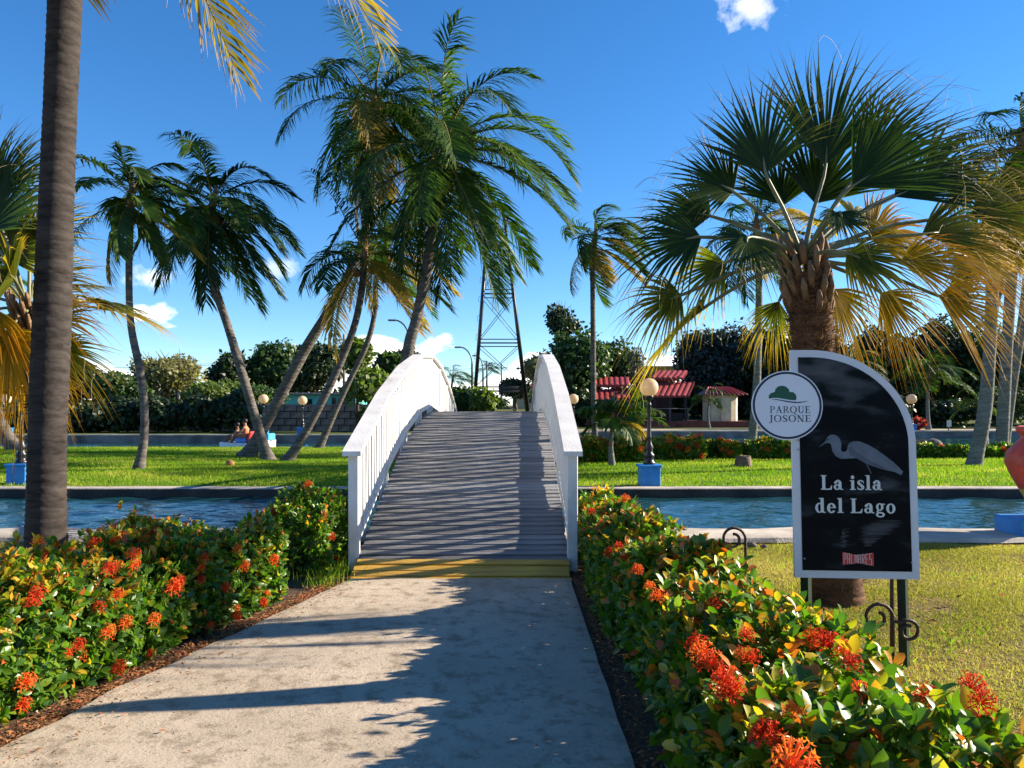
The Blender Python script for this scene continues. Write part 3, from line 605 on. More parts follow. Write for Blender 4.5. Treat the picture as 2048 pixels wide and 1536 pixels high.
# --- letters: glyphs built from stems, serifs and stressed rings
ZI = [0]
class Glyphs:
    def __init__(s, x, y, h, o, slant=0): s.x = x; s.y = y; s.h = h; s.o = o; s.mb = MB(); s.k = 0; s.w = 1.0
    def poly(s, pts):
        s.k += 1; o = s.o + (s.k % 7) * .00012
        s.mb.add([S2(s.x + px_ * s.h * s.w, s.y + py_ * s.h, o) for px_, py_ in pts], [tuple(range(len(pts)))])
    def rect(s, x0, y0, x1, y1): s.poly([(x0, y0), (x1, y0), (x1, y1), (x0, y1)])
    def diag(s, x0, y0, x1, y1, w): s.poly([(x0 - w / 2, y0), (x0 + w / 2, y0), (x1 + w / 2, y1), (x1 - w / 2, y1)])
    def ring(s, cx, cy, rx, ry, ix, iy, a0=0, a1=360, n=26, sh=0):
        s.k += 1; o = s.o + (s.k % 7) * .00012; t = np.radians(np.linspace(a0, a1, n)); vs_ = []
        for q in t: vs_ += [(cx + rx * math.cos(q), cy + ry * math.sin(q)), (cx + ix * math.cos(q), cy + sh + iy * math.sin(q))]
        s.mb.add([S2(s.x + a_ * s.h * s.w, s.y + b_ * s.h, o) for a_, b_ in vs_], [(2 * i, 2 * i + 2, 2 * i + 3, 2 * i + 1) for i in range(n - 1)])
    def dot(s, cx, cy, r): s.poly([(cx + r * math.cos(q), cy + r * math.sin(q)) for q in np.linspace(0, 2 * math.pi, 15)[:-1]])
    def bold(s, ch):
        if ch == 'L': s.rect(.1, 0, .33, 1); s.rect(0, .94, .43, 1); s.rect(0, 0, .6, .075); s.poly([(.45, 0), (.78, 0), (.83, .3), (.77, .3), (.66, .1), (.45, .075)]); w = .88
        elif ch == 'a': s.rect(.37, .04, .58, .46); s.ring(.33, .44, .25, .25, .04, .18, 0, 165); s.dot(.13, .5, .09); s.ring(.26, .19, .26, .2, .08, .13); s.rect(.5, 0, .7, .065); w = .74
        elif ch == 'i': s.rect(.1, 0, .32, .66); s.rect(0, 0, .42, .065); s.rect(0, .6, .2, .66); s.dot(.21, .87, .13); w = .46
        elif ch == 's': s.ring(.27, .5, .24, .19, .07, .12, 25, 235); s.poly([(.06, .44), (.22, .52), (.5, .25), (.34, .16)]); s.ring(.27, .19, .26, .2, .08, .13, -150, 50); s.rect(.03, .06, .08, .24); s.rect(.45, .45, .5, .62); w = .56
        elif ch == 'l': s.rect(.1, 0, .32, 1.02); s.rect(0, 0, .42, .065); s.rect(0, .96, .2, 1.02); w = .46
        elif ch == 'd': s.ring(.3, .34, .3, .35, .11, .27); s.rect(.38, .03, .6, 1.02); s.rect(.27, .96, .42, 1.02); s.rect(.5, 0, .72, .065); w = .76
        elif ch == 'e': s.ring(.31, .33, .31, .35, .11, .26, 0, 325); s.rect(.14, .33, .59, .395); w = .66
        elif ch == 'g': s.ring(.28, .43, .26, .26, .09, .19); s.rect(.42, .58, .64, .66); s.poly([(.1, .24), (.2, .2), (.2, .05), (.08, .03), (.05, .1)]); s.ring(.31, -.09, .31, .19, .15, .1); s.poly([(.1, .04), (.4, .08), (.58, .0), (.3, -.02)]); w = .66
        elif ch == 'o': s.ring(.32, .33, .32, .35, .12, .27); w = .68
        else: w = .34
        return w
    def fine(s, ch):
        if ch == 'P': s.rect(.1, 0, .22, 1); s.rect(0, 0, .33, .06); s.rect(0, .94, .35, 1); s.ring(.33, .73, .3, .27, .17, .21, -90, 90); s.rect(.2, .46, .36, .52); w = .68
        elif ch == 'A': s.diag(.1, 0, .4, 1, .06); s.diag(.66, 0, .38, 1, .14); s.rect(.2, .33, .58, .39); s.rect(0, 0, .24, .05); s.rect(.52, 0, .82, .05); w = .82
        elif ch == 'R': s.rect(.1, 0, .22, 1); s.rect(0, 0, .33, .06); s.rect(0, .94, .35, 1); s.ring(.33, .74, .29, .26, .16, .2, -90, 90); s.rect(.2, .48, .36, .54); s.diag(.68, 0, .36, .5, .14); s.rect(.62, 0, .8, .05); w = .8
        elif ch == 'Q': s.ring(.42, .5, .42, .52, .28, .46); s.poly([(.4, .05), (.6, -.22), (.9, -.24), (.62, -.1), (.52, .04)]); w = .9
        elif ch == 'U': s.rect(.1, .28, .23, 1); s.rect(.62, .28, .68, 1); s.rect(0, .94, .33, 1); s.rect(.52, .94, .78, 1); s.ring(.39, .3, .29, .32, .16, .25, 180, 360); w = .82
        elif ch == 'E': s.rect(.1, 0, .23, 1); s.rect(0, 0, .6, .06); s.rect(0, .94, .58, 1); s.rect(.2, .48, .48, .54); s.rect(.55, 0, .62, .24); s.rect(.52, .8, .58, 1); s.rect(.44, .4, .48, .62); w = .68
        elif ch == 'J': s.rect(.16, .05, .29, 1); s.rect(.06, .94, .4, 1); s.ring(.12, .08, .17, .26, .05, .2, 200, 350); w = .46
        elif ch == 'O': s.ring(.42, .5, .42, .52, .28, .46); w = .9
        elif ch == 'S': s.ring(.28, .74, .24, .27, .13, .21, 25, 250); s.poly([(.05, .64), (.16, .74), (.52, .36), (.4, .26)]); s.ring(.28, .26, .26, .28, .15, .21, -155, 60); s.rect(.02, .02, .06, .3); s.rect(.48, .7, .52, .98); w = .62
        elif ch == 'N': s.rect(.1, 0, .16, 1); s.rect(.64, 0, .7, 1); s.diag(.64, 0, .13, 1, .15); s.rect(0, 0, .27, .05); s.rect(.53, .94, .82, 1); s.rect(0, .94, .2, 1); w = .86
        return w
def text(name, string, x, y, h, width, style, m_, o, parent):
    def adv():
        g0 = Glyphs(0, 0, 1, 0); return sum(getattr(g0, style)(c) + .06 for c in string)
    sc_ = width / (adv() * h); g = Glyphs(x, y, h, o); g.w = sc_
    for c in string:
        w = getattr(g, style)(c); g.x += (w + .06) * h * sc_
    return g.mb.build(name, m_, parent)
x0, y0 = px2s(1644, 979.5); text('lettering', 'La isla', x0, y0, .093, .39, 'bold', M['letters'], .006, pn)
x0, y0 = px2s(1632, 1025.5); text('lettering', 'del Lago', x0, y0, .093, .508, 'bold', M['letters'], .006, pn)
# red bow-tie emblem
lg = print_poly('emblem', [(1682.5, 1103), (1712, 1108.5), (1743, 1103.5), (1743, 1130), (1712, 1124), (1682.5, 1128.5)], M['logo_red'], .006, pn)
mb = MB()
def stroke(pts, w, o=.0066):
    for (a_, b_), (c_, d_) in zip(pts[:-1], pts[1:]):
        p, q = Vector(px2s(a_, b_)), Vector(px2s(c_, d_)); t = (q - p).normalized(); n_ = Vector((-t.y, t.x)) * w / 2; e = t * w * .3
        ZI[0] += 1; oo = o + (ZI[0] % 9) * .00008
        mb.add([S2(*(p - e + n_), oo), S2(*(q + e + n_), oo), S2(*(q + e - n_), oo), S2(*(p - e - n_), oo)], [(0, 1, 2, 3)])
caps = {'P': [[(0, 0), (0, 1), (.8, 1), (.8, .5), (0, .5)]], 'A': [[(0, 0), (0, 1), (.8, 1), (.8, 0)], [(0, .5), (.8, .5)]], 'L': [[(0, 1), (0, 0), (.8, 0)]], 'M': [[(0, 0), (0, 1), (.5, .8), (1, 1), (1, 0)], [(.5, .8), (.5, .1)]],
        'R': [[(0, 0), (0, 1), (.8, 1), (.8, .5), (0, .5)], [(.3, .5), (.8, 0)]], 'E': [[(.8, 1), (0, 1), (0, 0), (.8, 0)], [(0, .5), (.6, .5)]], 'S': [[(.8, 1), (0, 1), (0, .5), (.8, .5), (.8, 0), (0, 0)]]}
for i, c in enumerate('PALMARES'):
    cx = 1685.5 + i * 7.05; u = abs(i - 3.5) / 3.5; hh = 15.5 + 6.5 * u; mid = 1116.3
    for st_ in caps[c]: stroke([(cx + p[0] * 4.8, mid + hh / 2 - p[1] * hh) for p in st_], .0034)
mb.build('lettering', M['pink'], lg)
# round badge
bc = px2s(1580.5, 810)
def disc(name, r0, r1, m_, o, parent, n=48):
    mb = MB(); t = np.linspace(0, 2 * math.pi, n + 1)[:-1]
    if r0 == 0: mb.prism([(bc[0] + r1 * math.cos(q), bc[1] + r1 * math.sin(q)) for q in t], S2(0, 0, o), ax, ay, az, .008)
    else:
        a = [];
        for q in t: a += [S2(bc[0] + r0 * math.cos(q), bc[1] + r0 * math.sin(q), o), S2(bc[0] + r1 * math.cos(q), bc[1] + r1 * math.sin(q), o)]
        mb.add(a, [(2 * i, 2 * i + 1, (2 * i + 3) % (2 * n), (2 * i + 2) % (2 * n)) for i in range(n)])
    return mb.build(name, m_, parent)
bd = disc('badge', 0, .226, M['signwhite'], .004, sg)
disc('badge_ring', .205, .219, M['ink'], .0128, bd)
print_poly('badge_tree', Z3([(255, 608), (252, 575), (272, 545), (320, 528), (332, 490), (365, 462), (408, 455), (450, 466), (482, 498), (490, 528), (530, 530), (560, 560), (566, 600), (556, 625), (500, 622), (430, 610), (350, 597), (290, 598)]), M['logo_green'], .0128, bd)
print_poly('badge_wave', Z3([(268, 622), (300, 612), (350, 612), (430, 626), (500, 638), (580, 643), (640, 640), (705, 629), (660, 645), (600, 655), (540, 656), (470, 648), (400, 632), (340, 620), (300, 618)]), M['ink'], .0131, bd)
x0, y0 = px2s(1546, 825.5); text('lettering', 'PARQUE', x0, y0, .0445, .262, 'fine', M['ink'], .0128, bd)
x0, y0 = px2s(1545, 843.5); text('lettering', 'JOSONE', x0, y0, .0445, .268, 'fine', M['ink'], .0128, bd)
for px_, py_ in ((1609, 1117), (1816, 1122), (1602, 881), (1602, 899)):
    u, w = px2s(px_, py_); mb = MB(); mb.ball(S2(u, w, .005), .006, 8, 5); mb.build('bolt', M['bolt'], sg)
for u in (.085, .69):
    p = S2(u, .3, -.055); q = S2(u, 1.2 if u < .3 else .8, -.055); mb = MB(); mb.tube([(p.x, p.y - (p.z) * .058, -.1), p, q], .034, 4, smooth=False); mb.build('sign_post', M['dkgreen'], sg)
p = S2(.62, 0, -.06); mb = MB(); mb.box((p.x, p.y - .01, .2), (.016, .016, .75)); mb.build('stay', M['rust_iron'], sg)

# iron scroll stakes
def spiral(c, r0, r1, a0, turns, n=40):
    return [(c[0] + (r0 + (r1 - r0) * i / n) * math.cos(a0 + turns * 2 * math.pi * i / n), c[1], c[2] + (r0 + (r1 - r0) * i / n) * math.sin(a0 + turns * 2 * math.pi * i / n)) for i in range(n + 1)]
b0 = P(1491, 1150, 5.6); t_ = thing('scroll_stake', (b0.x, b0.y, 0), 'rusty iron stake curling into a scroll above the right hedge', 'garden stake', 'iron scroll stakes on the dry lawn')
mb = MB(); c_ = P(1466, 1078, 5.6); mb.tube([(b0.x, b0.y, -.05), (b0.x, b0.y, c_.z)] + spiral(c_, (1491 - 1466) / F * 5.6, .035, 0, 1.25)[1:], .0105, 8); mb.build('scroll_bar', M['rust_iron'], t_)
b1 = P(1786, 1285, 4.55); t_ = thing('scroll_stake', (b1.x, b1.y, 0), 'rusty iron stake with a scroll on either side beside the sign post', 'garden stake', 'iron scroll stakes on the dry lawn')
mb = MB(); c_ = P(1755, 1235, 4.55); mb.tube([(b1.x, b1.y, -.05), (b1.x, b1.y, c_.z)] + spiral(c_, (1786 - 1755) / F * 4.55, .03, 0, 1.2)[1:], .0105, 8); mb.build('scroll_bar', M['rust_iron'], t_)
mb = MB(); c_ = P(1817, 1262, 4.55); mb.tube([Vector((b1.x, b1.y, c_.z + .06))] + spiral(c_, (1840 - 1817) / F * 4.55, .03, math.pi * .75, -1.2), .0105, 8); mb.build('scroll_bar', M['rust_iron'], t_)

# ================================================================ LAMPS
def lamp(px, d, zg, label, top_py=None, ped=(.43, .4), gr=.18, group='globe lamps round the canal'):
    x = (px - 1024) / F * d; t_ = thing('garden_lamp', (x, d, zg), label, 'lamp', group)
    pw, ph = ped
    mb = MB(); mb.box((x, d, zg + ph * .45 - .03), (pw * .86, pw * .86, ph * .9 + .06), bev=.01); mb.box((x, d, zg + ph * .94), (pw, pw, ph * .12), bev=.012); mb.build('pedestal', M['blue'], t_)
    zt = EYE - (top_py - HOR) / F * d        # globe centre
    h = zt - gr - (zg + ph); b = zg + ph - .005
    prof = [(.13, 0), (.13, .05), (.105, .07), (.1, .14), (.115, .17), (.115, .2), (.075, .24), (.085, .3), (.09, .36), (.06, .42), (.05, .5), (.055, .52), (.055, .56), (.042, .6), (.038, h - .2), (.05, h - .17), (.05, h - .14), (.036, h - .12), (.04, h - .06), (.075, h - .04), (.095, h), (.095, h + .035)]
    prof = [(r * .95, min(hh_, h + .035)) for r, hh_ in prof]
    mb = MB(); mb.lathe((x, d, b), prof, 12); mb.build('post', M['black'], t_)
    mb = MB(); mb.ball((x, d, zt), gr, 24, 16); mb.build('globe', M['globe'], t_)
    return t_
lamp(1298, 15.3, .0, 'black lamp with white globe on blue pedestal, on the island beside the bridge', 775, (.45, .42), .186)
lamp(43, 15.6, .0, 'black lamp on blue pedestal behind the left foreground palm trunk', 772, (.45, .42), .186)
lamp(13, 38.9, .2, 'globe lamp on the far bank under the golden fan leaves on the left', 798, (.5, .4), .24)
lamp(527, 38.9, .2, 'globe lamp on the far bank just left of the crossing palm trunks', 798, (.5, .4), .24)
lamp(605, 39.1, .2, 'globe lamp before the stone wall, between two leaning palm trunks', 801, (.5, .4), .235)
lamp(1147, 36, -.25, 'globe lamp standing beyond the right bridge railing', 798, (.4, .3), .235)
lamp(1823, 48.3, .2, 'globe lamp on the far bank close to the arched edge of the park sign', 798, (.5, .4), .31)

# urn on blue plinth
uc = Vector(((2098 - 1024) / F * 9.15, 9.15, .04)); t_ = thing('garden_urn', uc, 'tall red clay urn with ochre foot on a blue plinth by the water', 'urn')
mb = MB(); mb.box((uc.x, uc.y, .125), (1.0, .5, .22), bev=.012); mb.build('plinth', M['blue'], t_)
mb = MB(); mb.lathe((uc.x, uc.y, .23), [(.14, 0), (.17, .03), (.2, .12), (.27, .25), (.31, .33)], 28); mb.build('foot', M['ochre'], t_)
mb = MB(); mb.lathe((uc.x, uc.y, .23), [(.31, .33), (.4, .5), (.455, .64), (.44, .75), (.36, .86), (.29, .93), (.285, .98), (.33, 1.0), (.34, 1.06), (.3, 1.08), (.26, 1.0)], 28); mb.build('body', M['red_urn'], t_)
# ================================================================ PALMS
def spline(pts, n):
    pts = [Vector(p) for p in pts]; q = [pts[0] * 2 - pts[1]] + pts + [pts[-1] * 2 - pts[-2]]; out = []
    segs = len(pts) - 1
    for i in range(n):
        u = i / (n - 1) * segs; k_ = min(int(u), segs - 1); t = u - k_; a, b, c, d = q[k_:k_ + 4]
        out.append(0.5 * ((2 * b) + (c - a) * t + (2 * a - 5 * b + 4 * c - d) * t * t + (3 * b - a - 3 * c + d) * t ** 3))
    return out
def trunk(parent, pts, rb, rt, m_, step=.11, n=14, flare=.9, seed=0, rough=.016, lump=.03):
    rr = random.Random(seed); L_ = sum((Vector(a) - Vector(b)).length for a, b in zip(pts[:-1], pts[1:]))
    N_ = max(12, int(L_ / step) * 2); sp = spline(pts, N_); rad = []; h = 0; ph = rr.random() * 6
    for i, p in enumerate(sp):
        t = i / (N_ - 1); h = t * L_
        r = rb + (rt - rb) * (t ** .8); r *= 1 + flare * math.exp(-h / .28) + lump * math.sin(h * 2.1 + ph)
        r *= 1 + rough * (1 if i % 2 else -1) + rr.uniform(-.012, .012)
        rad.append(r)
    mb = MB(); mb.tube(sp, rad, n, smooth=True); return mb.build('trunk', m_, parent), sp

def frond(parent, hub, d0, L, rr, wind=.25, droop=1.1, ll=.85, nl=46, m_=None, hang=.55, width=.045):
    st = 16; p = np.array(hub, float); d = np.array(d0, float); d /= np.linalg.norm(d); pts = [p.copy()]; ds = [d.copy()]
    bend = np.array([rr.uniform(-.15, .15), rr.uniform(-.15, .15), 0])
    for i in range(st):
        t = i / st; d = d + (np.array([0, 0, -droop * (.25 + 1.1 * t)]) + np.array([wind, wind * .15, 0]) * (.4 + t) + bend) / st * 1.35; d /= np.linalg.norm(d); p = p + d * L / st; pts.append(p.copy()); ds.append(d.copy())
    pts = np.array(pts); ds = np.array(ds)
    rgen = np.random.default_rng(rr.randrange(1 << 30))
    t = np.repeat(np.linspace(.14, .995, nl), 2); sg_ = np.tile([-1., 1.], nl); t = np.clip(t + rgen.uniform(-.008, .008, len(t)), .1, 1)
    pos = np.stack([np.interp(t * st, np.arange(st + 1), pts[:, k]) for k in range(3)], 1); T = norm(np.stack([np.interp(t * st, np.arange(st + 1), ds[:, k]) for k in range(3)], 1))
    up = np.array([0, 0, 1.0]); hz = np.array([d0[0], d0[1], 0]) ; hz = hz / (np.linalg.norm(hz) + 1e-6)
    S = np.cross(T, up); bad = np.linalg.norm(S, axis=1) < .35; S[bad] = np.cross(hz, up); S = norm(S)
    Nn = norm(np.cross(S, T))
    ln = ll * np.clip(.45 + 2.4 * t * (1.02 - t) + .1, .12, 1.1) * rgen.uniform(.8, 1.12, len(t)); ln *= np.where(rgen.random(len(t)) < .05, .4, 1)
    jt = rgen.normal(0, .12, (len(t), 3))
    dr = norm(S * sg_[:, None] * .8 + T * (.45 + .5 * t[:, None]) + Nn * .22 + np.array([wind * .9, 0, 0]) + up * -.12 + jt)
    mid = pos + dr * ln[:, None] * .5 + up * (-hang * .14 * ln[:, None])
    dr2 = norm(dr + up * -hang * 1.25 + np.array([wind * .8, 0, 0]) + jt * .5)
    tip = mid + dr2 * ln[:, None] * .55
    w = norm(np.cross(dr, Nn * .8 + T * .6)) * (width * .5)
    V = np.stack([pos - w * .6, pos + w * .6, mid - w, mid + w, tip - w * .12, tip + w * .12], 1)
    n = len(t); Fq = np.array([(0, 1, 3, 2), (2, 3, 5, 4)]); FF = (np.arange(n)[:, None, None] * 6 + Fq[None]).reshape(-1, 4)
    rnd = np.repeat(np.clip(rgen.normal(rr.uniform(.25, .75), .18, n), 0, .94), 6); tipa = np.tile([0, 0, .5, .5, 1, 1], n)
    # rachis as a thin four-sided tube in the same leaf
    rv = []; rw = np.linspace(.035, .006, st + 1) * (L / 3.5)
    S0 = norm(np.cross(ds, up)); S0[np.isnan(S0)] = 0
    for k in range(st + 1):
        s_ = S0[k]; n_ = np.cross(s_, ds[k]); rv += [pts[k] - s_ * rw[k], pts[k] + n_ * rw[k] * .7, pts[k] + s_ * rw[k], pts[k] - n_ * rw[k] * .7]
    b = len(V) * 6; RF = [(b + k * 4 + j, b + k * 4 + (j + 1) % 4, b + k * 4 + 4 + (j + 1) % 4, b + k * 4 + 4 + j) for k in range(st) for j in range(4)]
    VV = np.concatenate([V.reshape(-1, 3), np.array(rv)]); FF = np.concatenate([FF, np.array(RF)])
    nr = len(rv)
    return np_obj('frond', VV, FF, m_, parent, attrs={'rnd': np.concatenate([rnd, np.full(nr, 1.0)]), 'tip': np.concatenate([tipa, np.full(nr, .3)])})

def palm(label, tpts, d, rb, rt, n=24, L=3.4, wind=.35, droop=1.15, ll=.8, gold=.12, light=.3, nuts=0, seed=1, group='coconut palms', zg=0.0, name='coconut_palm', el=(78, -48), tm='trunk', nl=46, width=.045, depth=None, step=.11, flare=.9, hang=.6, mats=('frond', 'frond_light', 'frond_gold')):
    rr = random.Random(seed)
    depth = depth or [d] * len(tpts)
    pts = [P(px, py, dd) for (px, py), dd in zip(tpts, depth)]
    base = Vector((pts[0].x, pts[0].y, zg)); t_ = thing(name, base, label, 'palm tree', group)
    dirn = (pts[1] - pts[0]).normalized(); pts[0] = pts[0] + dirn * ((zg - .12 - pts[0].z) / max(.2, dirn.z))
    _, sp = trunk(t_, pts, rb, rt, M[tm], step, seed=seed, flare=flare)
    hub = sp[-1] + (sp[-1] - sp[-3]).normalized() * .05
    mb = MB(); ax_ = (sp[-1] - sp[-4]).normalized(); mb.tube([hub - ax_ * .25, hub + ax_ * .1, hub + ax_ * .5, hub + ax_ * .95], [rt * 1.05, rt * 1.35, rt * .8, .02], 8); mb.build('crownshaft', M['boot'], t_)
    ga = rr.random() * 6
    for i in range(n):
        u = (i + .5) / n; e = R(el[0] + (el[1] - el[0]) * u ** .85 + rr.uniform(-8, 8)); a = ga + i * 2.39996 + rr.uniform(-.2, .2)
        d0 = np.array([math.cos(e) * math.cos(a), math.cos(e) * math.sin(a), math.sin(e)])
        d0 += np.array([wind * .45, .0, 0])
        r_ = rr.random(); g_ = gold * (1.5 if u > .6 else .15)
        m_ = M[mats[2]] if r_ < g_ else (M[mats[1]] if r_ < g_ + light else M[mats[0]])
        frond(t_, np.array(hub) + np.array(ax_) * (.35 * (1 - u)) + d0 * rt * .6, d0, L * rr.uniform(.82, 1.08) * (.8 if u < .12 else 1), rr, wind, droop * rr.uniform(.75, 1.25) * (1.35 if u < .3 else (1.1 if u < .5 else .8)), ll, nl, m_, hang, width)
    for i in range(nuts):
        a = i * 2.4 + rr.random(); c = hub + Vector((math.cos(a) * (rt + .14), math.sin(a) * (rt + .14), -.12 - .26 * rr.random())); mb = MB(); mb.ball(c, .12, 9, 6, (1, 1, 1.25)); mb.build('coconut', M['coconut'], t_)
    return t_

palm('slim coconut palm standing alone on the island lawn, nearly upright', [(277, 942), (289, 860), (283, 760), (262, 650), (258, 540), (262, 415)], 19.2, .11, .075, n=21, L=2.0, ll=.5, nl=54, wind=.5, gold=.2, light=.5, nuts=3, seed=3, droop=1.5)
palm('coconut palm leaning left from the crossing trunks, coconuts under its crown', [(535, 917), (500, 800), (458, 660), (425, 560), (412, 480), (422, 425)], 23.8, .15, .105, n=27, L=3.0, ll=.78, wind=.25, gold=.06, light=.25, nuts=8, seed=5, droop=1.4, el=(72, -66), nl=58)
palm('tallest coconut palm, its long trunk leaning right and then rising upright', [(500, 905), (545, 822), (610, 700), (668, 605), (715, 512), (738, 420), (742, 310), (748, 225)], 25.5, .2, .135, n=31, L=3.9, ll=.86, wind=.3, gold=.1, light=.3, nuts=9, seed=8, droop=1.6, nl=60, el=(76, -66))
palm('coconut palm with the short curved trunk right of the crossing trunks', [(578, 918), (622, 845), (672, 745), (706, 660), (722, 590), (728, 525)], 23.2, .135, .095, n=18, L=2.9, ll=.7, wind=.35, gold=.25, light=.4, nuts=2, seed=11)
palm('thin leaning coconut palm behind the others at the far lawn edge', [(640, 892), (690, 780), (733, 690), (750, 620), (752, 560), (768, 500)], 30.3, .12, .095, n=19, L=3.2, ll=.75, wind=.4, gold=.35, light=.45, nuts=3, seed=14)
palm('big coconut palm rising behind the left bridge railing, wide full crown', [(796, 850), (815, 710), (832, 640), (853, 540), (872, 400), (886, 318)], 22.0, .18, .125, n=36, L=4.2, ll=.9, wind=.28, gold=.1, light=.35, nuts=4, seed=17, droop=1.25, nl=60, el=(76, -70))
palm('thin straight coconut palm on the island beside two small young palms', [(1190, 893), (1187, 780), (1186, 650), (1185, 520), (1188, 490)], 30.5, .12, .09, n=20, L=2.3, ll=.7, wind=.8, gold=.2, light=.5, seed=21, droop=1.5)
palm('pale trunked coconut palm standing behind the left edge of the park sign', [(1502, 897), (1512, 800), (1516, 690), (1518, 580), (1514, 470)], 29.6, .17, .125, n=20, L=2.6, ll=.8, wind=.5, gold=.3, light=.4, seed=24, tm='trunk_pale')
palm('stout pale palm on the island right of the park sign, leaning slightly right', [(1948, 930), (1968, 830), (1978, 720), (1984, 600), (1990, 440)], 20.8, .19, .14, n=18, L=2.3, ll=.7, wind=.4, gold=.5, light=.4, seed=27, tm='trunk_pale', flare=.35)
palm('tall pale palm at the island edge, one of a close pair of trunks', [(2003, 912), (2008, 800), (2020, 600), (2032, 430), (2044, 310)], 25.0, .2, .14, n=22, L=2.6, ll=.8, wind=.5, gold=.25, light=.5, seed=30, tm='trunk_pale', flare=.5)
palm('second tall palm whose trunk splits off the pale pair', [(2008, 905), (2022, 790), (2045, 640), (2065, 450), (2078, 330)], 26.2, .16, .12, n=18, L=2.6, ll=.8, wind=.4, gold=.2, light=.5, seed=33, tm='trunk_pale', flare=.5)
palm('slim grey palm behind the stout pale palm', [(1965, 905), (1968, 800), (1985, 640), (2000, 560), (2010, 480)], 27, .17, .13, n=16, L=2.2, ll=.7, wind=.4, gold=.3, light=.5, seed=36, tm='trunk_pale')
palm('palm trunk leaning left out behind the foreground palm on the left lawn', [(30, 900), (2, 850), (-40, 760), (-75, 640), (-95, 520)], 28.5, .27, .17, n=18, L=3.0, ll=.9, wind=.3, gold=.2, light=.4, seed=39)
# foreground palm on the left; its crown is above the picture
palm('thick foreground coconut palm behind the left hedge, hanging fronds high above', [(92, 1115), (94, 900), (104, 640), (116, 320), (130, 0), (140, -260), (148, -440)], 7.7, .192, .135, n=20, L=3.7, ll=.75, wind=.25, gold=.4, light=.4, seed=44, tm='trunk_near_shaded', nl=64, width=.03, step=.06, flare=.12, droop=1.5, depth=[7.7, 7.7, 7.7, 7.72, 7.75, 7.8, 7.8], nuts=5, el=(75, -20))
# young and far palms
def small_palm(px, py, cpy, d, n, L, seed, label, zg=0.0, rb=.07, mats=('frond_light', 'frond_light', 'frond_gold'), wind=.1, grp='young palms', ll=.42):
    return palm(label, [(px, py), (px - 2, (py + cpy) / 2), (px, cpy)], d, rb, rb * .7, n=n, L=L, wind=wind, droop=1.7, ll=ll, gold=.1, light=.5, seed=seed, group=grp, zg=zg, name='young_palm', el=(78, 2), tm='trunk_pale', nl=26, width=.05, step=.1, mats=mats)
small_palm(1224, 931, 855, 20.9, 13, 1.0, 51, 'young palm with pale thin stem in front of the flower bed')
small_palm(1275, 893, 840, 29.8, 11, 1.0, 53, 'young bright green palm just behind the near globe lamp')
small_palm(1418, 853, 805, 56, 10, 1.9, 55, 'small dark palm before the cream kiosk', .2, .09, ('frond', 'frond', 'frond'))
small_palm(1958, 856, 815, 49.5, 10, 1.9, 57, 'small bright palm on the far bank right of the sign', .2, .09)
small_palm(1857, 856, 760, 51, 16, 2.6, 59, 'bushy palm with pale stem on the far bank behind the sign', .2, .13, ('frond_light', 'frond', 'frond_gold'), .4, ll=.9)
small_palm(1700, 856, 745, 54, 16, 2.6, 61, 'palm on the far bank hidden partly by the fan palm trunk', .2, .13, ('frond', 'frond', 'frond_gold'), .4, ll=.9)
small_palm(905, 800, 762, 88, 11, 2.6, 63, 'windblown palm beyond the bridge, left of the steel tower', 1.6, .16, ('frond_light', 'frond', 'frond'), .6, ll=1.1)
small_palm(975, 800, 742, 110, 10, 1.6, 65, 'tiny far palm seen between the tower legs', 2.1, .14, ('frond_light', 'frond', 'frond'), .5, ll=1.0)

